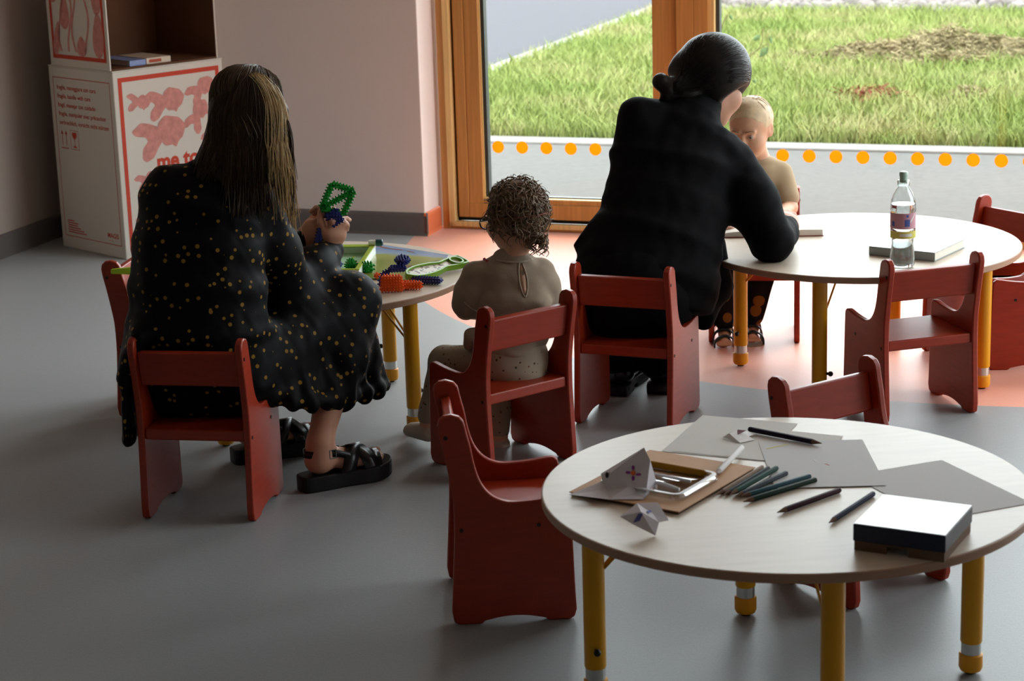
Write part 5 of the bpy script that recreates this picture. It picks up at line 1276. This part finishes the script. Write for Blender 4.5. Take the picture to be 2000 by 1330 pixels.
J.chain([sR, sR.lerp(eR, .5), eR], [.066, .070, .062], .04); J.chain([eR, eR.lerp(wR, .5), eR.lerp(wR, .80)], [.060, .049, .037], .02); J.cone(eR.lerp(wR, .74), eR.lerp(wR, .82), .038, .036, .006)
ax_ = (hc+HM @ V((0, -.03, -.06)))-nk
J.cone(nk, nk+ax_*.62, .075, .060, .03); J.cone(nk+ax_*.55, nk+ax_*.78, .060, .058, .008)            # collar
J.cone(at(1165, 455, 5.80), at(1128, 478, 5.80), .035, .012, .02); J.cone(at(1395, 480, 5.86), at(1402, 560, 5.84), .035, .045, .03); J.cone(at(1392, 560, 5.84), at(1375, 625, 5.80), .045, .03, .03)
def jdisp(P, n): return .003*wav(P*np.array([1, 1, .6]), 40, 13)+.0022*wav(P, 90, 14)
jk = emit(J.mesh(.006, 2, jdisp), 'jacket', M_jacket, b2, w2)
T = Blend(); T.ecap(V((.35, 5.72, .38)), V((.36, 5.72, .325)), (.155, .115), (.16, .115), X1, .03)
for a, k_, n_ in ((hpR, kR, anR), (hpL, kL, anL)): T.cone(a, k_, .095, .072, .04); T.chain([k_, k_.lerp(n_, .5), n_+V((0, 0, -.01))], [.070, .064, .058], .03)
emit(T.mesh(.006, 2, jdisp), 'trousers', M_trous, b2, w2)
M_darkhair = mat('dark_brown_hair', '#15100d', .45, .3, var=.3, vscale=80, stretch=(1, 1, .15))
H = Blend(); H.ell(at(1393, 139, 6.05), (.112, .116, .114), None, .02); H.ell(hc+HM @ V((0, -.014, .036)), (.090, .112, .096), HM, .02); H.ell(hc+HM @ V((0, .150, -.060)), (.075, .085, .085), HM, .02, -1)
for sx in (-1, 1): H.ell(hc+HM @ V((sx*.088, .045, -.062)), (.05, .072, .066), HM, .02, -1)
H.chain([hc+HM @ V((-.03, -.09, .0)), at(1338, 178, 5.98), at(1308, 168, 5.96)], [.060, .036, .024], .03)
H.ell(at(1291, 160, 5.96), (.026, .026, .026), None, .01); H.ell(at(1305, 176, 5.95), (.022, .022, .020), None, .012); H.chain([at(1320, 182, 5.96), at(1300, 190, 5.95), at(1290, 196, 5.95)], [.02, .014, .006], .01)
gH = H.mesh(.0045, 1, lambda P, n: .0010*wav(P*np.array([.3, .3, 1]), 200, 2)); hr = emit(gH, 'hair', M_darkhair, b2, w2)
sk = Skin(gH); L1 = []
for i in range(260):
    a = rg.uniform(-.35, 2.9); R1 = rg.uniform(.82, 1.0); x0, y0 = 1393+74*R1*math.cos(a), 139-74*R1*math.sin(a)
    if y0 > 172: continue
    x1, y1 = 1322+rg.uniform(-8, 10), 172+rg.uniform(-12, 14); mx_, my_ = (x0+x1)/2-10*math.cos(a), (y0+y1)/2-14*math.sin(a)
    L1.append([(x0, y0), ((x0*2+mx_)/3, (y0*2+my_)/3-3), (mx_, my_), ((x1+mx_)/2, (y1+my_)/2), (x1, y1)])
strands(surface_strands(sk, L1, .002), .0013, M_darkhair, 'hair_strands', hr, b2, 4, True, 3)
strands([[at(1318+rg.uniform(-6, 20), 165, 5.97), at(1312+rg.uniform(-10, 10), 158, 5.97), at(1318+rg.uniform(-10, 10), rg.uniform(144, 156), 5.97)] for _ in range(14)], .0007, M_darkhair, 'hair_strands', hr, b2)
M_boot = mat('black_boot_leather', '#0e0e10', .25, .5)
for hl, nm in ((V((.303, 5.880, 0)), 0), (V((.430, 5.885, 0)), 1)):
    fd = V((.32, .95, 0)).normalized(); sd = V((fd.y, -fd.x, 0)); Bt = Blend(); P = lambda x, y, z: hl+fd*x+sd*y+V((0, 0, z))
    Bt.cone(P(.04, 0, .07), P(.045, 0, .13), .040, .040, .02); Bt.ecap(P(.03, 0, .055), P(.19, 0, .050), (.036, .030), (.044, .026), sd, .03)
    Bt.ecap(P(.20, 0, .05), P(.225, 0, .045), (.042, .028), (.036, .024), sd, .03)
    bo = emit(Bt.mesh(.005, 2), 'boot', M_boot, b2, w2)
    pl = [tuple(q) for q in smoothline([V(q) for q in [(-.012, -.034), (.09, -.036), (.20, -.048), (.262, -.030), (.272, 0), (.262, .030), (.20, .048), (.09, .036), (-.012, .034)]], 4, True)]
    mb = MB(); mb.prism(pl, lambda p: P(p[0], p[1], .012)-b2, lambda p: P(p[0], p[1], .032)-b2); mb.prism(roundpoly([(-.016, -.036), (.07, -.038), (.07, .038), (-.016, .036)], .008), lambda p: P(p[0], p[1], .0005)-b2, lambda p: P(p[0], p[1], .030)-b2); mb.prism(roundpoly([(.10, -.038), (.20, -.048), (.262, -.03), (.262, .03), (.20, .048), (.10, .038)], .008), lambda p: P(p[0], p[1], .0005)-b2, lambda p: P(p[0], p[1], .014)-b2)
    mb.build('boot_sole', M_sole, bo, bevel=.003)

# ---------------------------------------------------------------- the curly-haired toddler
b3 = V((-.03, 5.30, 0))
S = Blend(); hc = at(1004, 428, 5.375); HM = frame3((-.62, .76, -.16)); HL = head(S, hc, HM, .80, True)
nk = at(1003, 503, 5.35); sL, sR = at(928, 538, 5.36), at(1058, 530, 5.37); chest = at(1000, 580, 5.34); pel = at(1000, 705, 5.31)
S.cone(hc+HM @ V((0, -.015, -.05)), nk, .034, .034, .02); S.ecap(nk-V((0, 0, .03)), chest, (.05, .025), (.055, .035), X1, .03); S.ecap(chest, pel, (.055, .035), (.062, .045), X1, .03)
eL, wL = at(910, 603, 5.37), at(935, 612, 5.47); eR, wR = at(1072, 585, 5.40), at(1050, 620, 5.48)
S.chain([sL, eL, wL], [.030, .027, .019], .015); S.chain([sR, eR, wR], [.030, .027, .019], .015)
hand(S, wL, wL-eL+V((.0, .03, 0)), (.3, 0, -1), .55, -1, ((.4, .5, .3),)*4, (.8, .3), k=.004); hand(S, wR, V((-.3, .9, -.1)), (-.3, 0, -1), .55, 1, ((.4, .5, .3),)*4, (.8, .3), k=.004)
hpL, hpR = at(975, 712, 5.30), at(1022, 708, 5.32); kL, kR = at(868, 705, 5.43), at(975, 745, 5.52); anL, anR = V((-.235, 5.42, .09)), at(975, 838, 5.42)
for a, k_, n_ in ((hpL, kL, anL), (hpR, kR, anR)):
    S.cone(a, k_, .044, .034, .02); S.chain([k_, n_, n_+V((0, 0, -.03))], [.034, .023, .022], .015); S.cone(n_+V((0, 0, -.04)), n_+V((-.05, .06, -.055)), .020, .018, .012)
g1 = emit(S.mesh(.0036, 1), 'person', M_skinb, b3); setp(g1, 'toddler with brown curls and glasses in a cream top, seen from behind', 'person')
eyes(HL, HM, .8, g1, b3, M_eyew, M_iris, mat('soft_brow', '#6b5240', .7, .2))
M_shirt = mat('cream_ribbed_cotton', '#9c8c7a', .85, .2, bump=.1, bscale=300, sheen=.1)
C_ = Blend(); slab(C_, [(962, 1046, 506, 5.350, .040), (925, 1074, 530, 5.355, .055), (932, 1076, 590, 5.345, .068), (930, 1072, 650, 5.33, .075), (925, 1062, 690, 5.315, .078)], .02)
C_.chain([sL, sL.lerp(eL, .5), sL.lerp(eL, .86)], [.038, .041, .041], .02); C_.chain([sR, sR.lerp(eR, .5), sR.lerp(eR, .88)], [.036, .038, .038], .02)
C_.ecap(at(1015, 520, 5.29), at(1024, 572, 5.262), (.0045, .02), (.002, .016), X1, .006, .01, -1)
C_.cone(at(921, 656, 5.31), at(915, 672, 5.33), .022, .016, .012)
gC = C_.mesh(.0042, 1, lambda P, n: .0022*wav(P*np.array([1, 1, .5]), 60, 21)+.0012*wav(P, 140, 22)); ct = emit(gC, 'shirt', M_shirt, b3, g1)
sk = Skin(gC)
def patch(skin, poly, m, name, root, base, off=.0012):
    c = (sum(p[0] for p in poly)/len(poly), sum(p[1] for p in poly)/len(poly)); pts = [skin.hit(*p, off) for p in poly]; cc = skin.hit(*c, off)
    if cc is None or any(p is None for p in pts): return
    mb = MB(); vs = [mb.bm.verts.new(p-base) for p in pts]; vc = mb.bm.verts.new(cc-base)
    for i in range(len(vs)): mb.bm.faces.new((vs[i], vs[(i+1) % len(vs)], vc))
    o = mb.build(name, m, root, smooth=True); s_ = o.modifiers.new('Solidify', 'SOLIDIFY'); s_.thickness = .0006; return o
patch(sk, [(1017, 516), (1021, 522), (1026, 538), (1029, 556), (1027, 572), (1024, 576), (1019, 562), (1016, 540), (1015, 524)], M_skinb, 'back_opening', ct, b3)
M_seam = mat('cream_ribbing', '#a99a88', .85, .2)
def seam(skin, line, r, m, name, root, base):
    pts = [skin.hit(*p, r*.3) for p in line]; pts = [p-base for p in pts if p is not None]
    if len(pts) > 2: mb = MB(); mb.tube(smoothline(pts, 4), r, 6); mb.build(name, m, root, smooth=True)
seam(sk, [(1014, 512), (1013, 530), (1015, 552), (1020, 570), (1026, 580), (1030, 566), (1030, 548), (1026, 530), (1020, 514)], .0022, M_seam, 'opening_trim', ct, b3)
seam(sk, [(968, 508), (985, 511), (1003, 512), (1022, 511), (1040, 507)], .0032, M_seam, 'collar', ct, b3)
seam(sk, [(906, 590), (914, 598), (926, 606), (940, 610)], .0026, M_seam, 'sleeve_hem', ct, b3)
M_frill = mat('dusky_pompom', '#8a6a62', .8, .2); M_pinkb = mat('pink_bead', '#c0505c', .6, .3)
for u, v, Y in ((917, 537, 5.345), (911, 548, 5.345), (906, 553, 5.345), (893, 580, 5.35), (907, 560, 5.35), (1081, 563, 5.385), (1081, 576, 5.39)): ball_part('pompom', at(u, v, Y), .0062, M_frill, ct, b3)
for u, v in ((946, 506), (951, 509)): ball_part('shoulder_bead', at(u, v, 5.33), .004, M_pinkb, ct, b3)
M_legg = dotted_mat('printed_leggings', '#9f917f', '#4f463a', 62, .20, .85, .9, .2, '#7a4f3a')
G = Blend(); G.ecap(at(1003, 690, 5.315), at(1003, 722, 5.31), (.090, .072), (.086, .075), X1, .02)
for a, k_, n_ in ((hpL, kL, anL), (hpR, kR, anR)): G.cone(a, k_, .056, .042, .03); G.chain([k_, n_+V((0, 0, .0))], [.041, .029], .015)
emit(G.mesh(.0042, 2, lambda P, n: .0015*wav(P, 80, 31)), 'leggings', M_legg, b3, g1)
M_curl = mat('light_brown_curls', '#77604a', .42, .5, var=.3, vscale=40)
H = Blend(); H.ell(hc+HM @ V((0, -.020, .030)), (.072, .080, .074), HM, .02); H.chain([hc+HM @ V((.0, -.045, -.01)), hc+HM @ V((.005, -.055, -.045))], [.050, .024], .02)
hr = emit(H.mesh(.0042, 1, lambda P, n: .005*wav(P, 110, 41)), 'hair', M_curl, b3, g1)
paths = []
for i in range(520):
    t = rg.uniform(0, 2*PI); z = rg.uniform(-.75, 1); r_ = math.sqrt(max(0, 1-z*z)); nrm = V((r_*math.cos(t), r_*math.sin(t), z))
    if nrm.y > .45 and z < .55: continue
    c0 = hc+HM @ V((nrm.x*.070, nrm.y*.078-.020, nrm.z*.072+.030)); nw = (HM @ nrm).normalized(); tg = nw.cross(V((rg.uniform(-1, 1), rg.uniform(-1, 1), rg.uniform(-1, 1)))).normalized(); bt_ = nw.cross(tg)
    R_ = rg.uniform(.006, .011); turns = rg.uniform(.9, 1.7); k = 10; dn = V((0, 0, -1))*rg.uniform(0, .03)
    paths.append([c0+nw*(rg.uniform(.004, .010)*(j/k)+R_*.5*(1-math.cos(2*PI*turns*j/k)))+tg*R_*math.sin(2*PI*turns*j/k)+bt_*(.030*j/k)+dn*(j/k) for j in range(k+1)])
for i in range(34):
    u = rg.uniform(1030, 1066); c0 = at(u, rg.uniform(455, 470), 5.30+rg.uniform(0, .04)); k = 12; R_ = rg.uniform(.006, .009); L_ = rg.uniform(.03, .05); ph = rg.uniform(0, 6)
    paths.append([c0+V((R_*math.sin(9*j/k+ph), R_*math.cos(9*j/k+ph), -L_*j/k)) for j in range(k+1)])
strands(paths, .0021, M_curl, 'curls', hr, b3, 5, True, 2)
strands([[p+(p-hc).normalized()*.006 for p in q] for q in paths[::6]], .0007, M_curl, 'curls', hr, b3, 4, True, 2)
M_strap = mat('brown_elastic_strap', '#7a4a38', .7, .2); M_gl = mat('dark_spectacle_frame', '#3a2420', .3, .5)
gl = thing('glasses', 'x', 'x'); del gl['label'], gl['category']; gl.parent = g1
mb = MB(); arc = [hc+HM @ V((.0745*math.sin(a)*1.05, -.020+.0835*-math.cos(a)*1.05, .020-.012*math.cos(a*.5))) for a in [(-1.9+3.8*i/24) for i in range(25)]]
mb.tube([p-b3 for p in arc], .0022, 8); mb.build('glasses_strap', M_strap, gl, smooth=True)
for sx in (-1, 1):
    mb = MB(); c = HL(sx*.034, .112, -.004)-b3; ring = [c+HM @ V((.0185*math.cos(a), 0, .0165*math.sin(a))) for a in [2*PI*i/20 for i in range(21)]]; mb.tube(ring, .0022, 8); mb.build('glasses_rim', M_gl, gl, smooth=True)
    mb = MB(); mb.tube([HL(sx*.056, .111, .0)-b3, HL(sx*.080, .080, .006)-b3, HL(sx*.088, .01, .012)-b3], .0018, 6); mb.build('glasses_temple', M_gl, gl, smooth=True)
M_shoe = mat('cream_toddler_shoe', '#b5aa9c', .6, .3)
for n_ in (anL, anR):
    Bt = Blend(); f_ = V((-.62, .78, 0)); Bt.ecap(n_+V((0, 0, -.045)), n_+f_*.075+V((0, 0, -.055)), (.030, .028), (.030, .020), V((f_.y, -f_.x, 0)), .015); emit(Bt.mesh(.004, 2), 'shoe', M_shoe, b3, g1)

# ---------------------------------------------------------------- the blond toddler facing us
b4 = V((.80, 6.62, 0))
S = Blend(); hc = at(1466, 255, 6.62); HM = frame3((-.42, -.84, -.30)); HL = head(S, hc, HM, .82, True)
nk = at(1484, 312, 6.66); sR_, sL_ = at(1440, 345, 6.64), at(1524, 338, 6.66); chest = at(1488, 385, 6.66); pel = V((.80, 6.66, .28))
S.cone(hc+HM @ V((0, -.015, -.05)), nk, .034, .034, .02); S.ecap(nk-V((0, 0, .03)), chest, (.05, .025), (.055, .035), X1, .03); S.ecap(chest, pel, (.055, .035), (.062, .045), X1, .03)
eL, wL = at(1541, 405, 6.60), at(1520, 424, 6.47); eR, wR = at(1418, 408, 6.58), at(1428, 432, 6.45)
S.chain([sL_, eL, wL], [.031, .026, .019], .015); S.chain([sR_, eR, wR], [.031, .026, .019], .015)
hand(S, wL, V((-.5, -.8, -.05)), (0, 0, -1), .55, -1, ((.3, .4, .3),)*4, (.8, .3), k=.004); hand(S, wR, V((.4, -.8, -.1)), (0, 0, -1), .55, 1, ((.3, .4, .3),)*4, (.8, .3), k=.004)
hpL, hpR = V((.845, 6.64, .28)), V((.755, 6.64, .28)); kL, kR = V((.825, 6.50, .275)), V((.715, 6.50, .275)); anL, anR = at(1470, 622, 6.50), at(1416, 630, 6.48)
for a, k_, n_ in ((hpL, kL, anL), (hpR, kR, anR)):
    S.cone(a, k_, .044, .034, .02); S.chain([k_, n_, n_+V((0, 0, -.02))], [.034, .023, .022], .015); S.cone(n_+V((0, .01, -.03)), n_+V((-.012, -.075, -.045)), .021, .018, .012)
    for i in range(5): q = n_+V((-.012, -.075, -.045)); S.cone(q+V(((i-2)*.009, .01, 0)), q+V(((i-2)*.010, -.022, -.002)), .0070, .0060, .005)
y1 = emit(S.mesh(.0036, 1), 'person', M_skinb, b4); setp(y1, 'blond toddler in a beige T-shirt at the table, half hidden by the woman in black', 'person')
eyes(HL, HM, .82, y1, b4, M_eyew, M_iris, mat('fair_brow', '#8a6e50', .7, .2))
M_tee = mat('beige_tshirt', '#a8957a', .85, .2, bump=.1, bscale=300)
C_ = Blend(); slab(C_, [(1452, 1520, 318, 6.66, .042), (1436, 1534, 336, 6.66, .055), (1440, 1532, 390, 6.66, .066), (1440, 1535, 470, 6.65, .075)], .02)
C_.chain([sL_, sL_.lerp(eL, .70)], [.040, .042], .02); C_.chain([sR_, sR_.lerp(eR, .70)], [.040, .042], .02)
emit(C_.mesh(.0042, 1, lambda P, n: .0022*wav(P*np.array([1, 1, .5]), 60, 51)), 'shirt', M_tee, b4, y1)
M_pant = dotted_mat('black_printed_trousers', '#141216', '#7a4e1c', 17, .33, .85, .95, .2)
G = Blend(); G.ecap(V((.80, 6.65, .30)), V((.80, 6.65, .29)), (.092, .075), (.092, .078), X1, .02)
for a, k_, n_ in ((hpL, kL, anL), (hpR, kR, anR)): G.cone(a, k_, .055, .045, .03); G.chain([k_, n_+V((0, 0, .01))], [.045, .036], .015)
emit(G.mesh(.0042, 2, lambda P, n: .002*wav(P, 70, 61)), 'trousers', M_pant, b4, y1)
M_blond = mat('pale_blond_hair', '#cdb694', .5, .4, var=.2, vscale=50)
H = Blend(); H.ell(hc+HM @ V((0, -.016, .030)), (.0695, .083, .0785), HM, .01); H.ell(hc+HM @ V((0, .085, -.010)), (.082, .075, .082), HM, .012, -1); H.ell(hc+HM @ V((0, .0, -.07)), (.09, .06, .075), HM, .012, -1)
hr = emit(H.mesh(.0036, 1, lambda P, n: .0012*wav(P, 160, 71)), 'hair', M_blond, b4, y1)
paths = []
for i in range(200):
    t = rg.uniform(-PI, PI); z = rg.uniform(.15, 1); r_ = math.sqrt(1-z*z); nr = V((r_*math.sin(t), r_*math.cos(t), z))
    if nr.y > .25 and z < .85: continue
    S_ = lambda q: hc+HM @ V((q.x*.0705, q.y*.084-.016, q.z*.0795+.030)); q2 = (nr+V((nr.x*.35, nr.y*.35, -.35))).normalized(); q3 = (nr+V((nr.x*.7, nr.y*.7, -.75))).normalized()
    if q3.y > .3 or (q3.z < .1 and q3.y > -.4): continue
    paths.append([S_(nr), S_(q2), S_(q3)])
strands(paths, .0011, M_blond, 'hair_strands', hr, b4)
M_sand = mat('dark_sandal_strap', '#1d2a2e', .45, .4); M_sandsole = mat('tan_sandal_sole', '#a98a63', .7, .2)
for n_ in (anL, anR):
    pl = [tuple(q) for q in smoothline([V(q) for q in [(-.024, .04), (-.030, -.02), (-.036, -.08), (-.022, -.112), (.006, -.115), (.030, -.095), (.030, -.02), (.024, .04), (0, .048)]], 4, True)]
    f = lambda z: (lambda p: n_+V((p[0]-.008, p[1]+.005, z))-b4)
    mb = MB(); mb.prism(pl, f(-.078), f(-.066)); so = mb.build('sandal_sole', M_sandsole, y1, bevel=.002)
    for y_, h_ in ((-.075, .0), (-.035, .012), (.0, .026)):
        mb = MB(); q = smoothline([n_+V((x-.008, y_, z))-b4 for x, z in ((-.034, -.068), (-.030, -.040+h_), (0, -.024+h_), (.030, -.040+h_), (.034, -.068))], 6); A = [mb.bm.verts.new(p+V((0, .010, 0))) for p in q]; B = [mb.bm.verts.new(p-V((0, .010, 0))) for p in q]
        for i in range(len(q)-1): mb.bm.faces.new((A[i], A[i+1], B[i+1], B[i]))
        o = mb.build('sandal_strap', M_sand, so, smooth=True); s = o.modifiers.new('Solidify', 'SOLIDIFY'); s.thickness = .004; s.offset = 0
# ================================================================ daylight and camera
W = bpy.data.worlds.new('overcast_sky'); SC.world = W; W.use_nodes = True
bg = W.node_tree.nodes['Background']; bg.inputs['Color'].default_value = (.88, .95, 1.0, 1); bg.inputs['Strength'].default_value = 2.0
sun = bpy.data.lights.new('hazy_sun', 'SUN'); sun.energy = .6; sun.angle = math.radians(25); sun.color = (1, .96, .9)
so = bpy.data.objects.new('hazy_sun', sun); COL.objects.link(so); so.rotation_euler = (math.radians(38), 0, math.radians(150))
pa = bpy.data.lights.new('window_portal', 'AREA'); pa.shape = 'RECTANGLE'; pa.size = WEND; pa.size_y = W_H; pa.cycles.is_portal = True
po = bpy.data.objects.new('window_portal', pa); COL.objects.link(po)
po.matrix_world = ROOM @ Matrix.Translation((WEND/2, .18, W_H/2)) @ Matrix.Rotation(-PI/2, 4, 'X')
pa2 = bpy.data.lights.new('added_window_portal', 'AREA'); pa2.shape = 'RECTANGLE'; pa2.size = RB1-RB0; pa2.size_y = RZ; pa2.cycles.is_portal = True
po2 = bpy.data.objects.new('added_window_portal', pa2); COL.objects.link(po2)
po2.matrix_world = ROOM @ Matrix.Translation((RWALL+.14, (RB0+RB1)/2, RZ/2)) @ Matrix.Rotation(-PI/2, 4, 'Z') @ Matrix.Rotation(-PI/2, 4, 'X')
cd = bpy.data.cameras.new('camera'); cam = bpy.data.objects.new('camera', cd); COL.objects.link(cam)
cd.sensor_width = 36; cd.lens = CAM_F/2000*36; cd.clip_end = 200; cd.clip_start = .05
cam.matrix_world = Matrix(((CR.x, CU.x, -CF.x, 0), (CR.y, CU.y, -CF.y, 0), (CR.z, CU.z, -CF.z, CAM_H), (0, 0, 0, 1)))
cd.dof.use_dof = True; cd.dof.focus_distance = 5.4; cd.dof.aperture_fstop = 8
SC.camera = cam
SC.view_settings.view_transform = 'Standard'; SC.view_settings.look = 'None'; SC.view_settings.gamma = 1; SC.view_settings.use_curve_mapping = False
SC.view_settings.exposure = 1.84
SC.cycles.max_bounces = 10; SC.cycles.diffuse_bounces = 5; SC.cycles.transparent_max_bounces = 12; SC.cycles.sample_clamp_indirect = 6
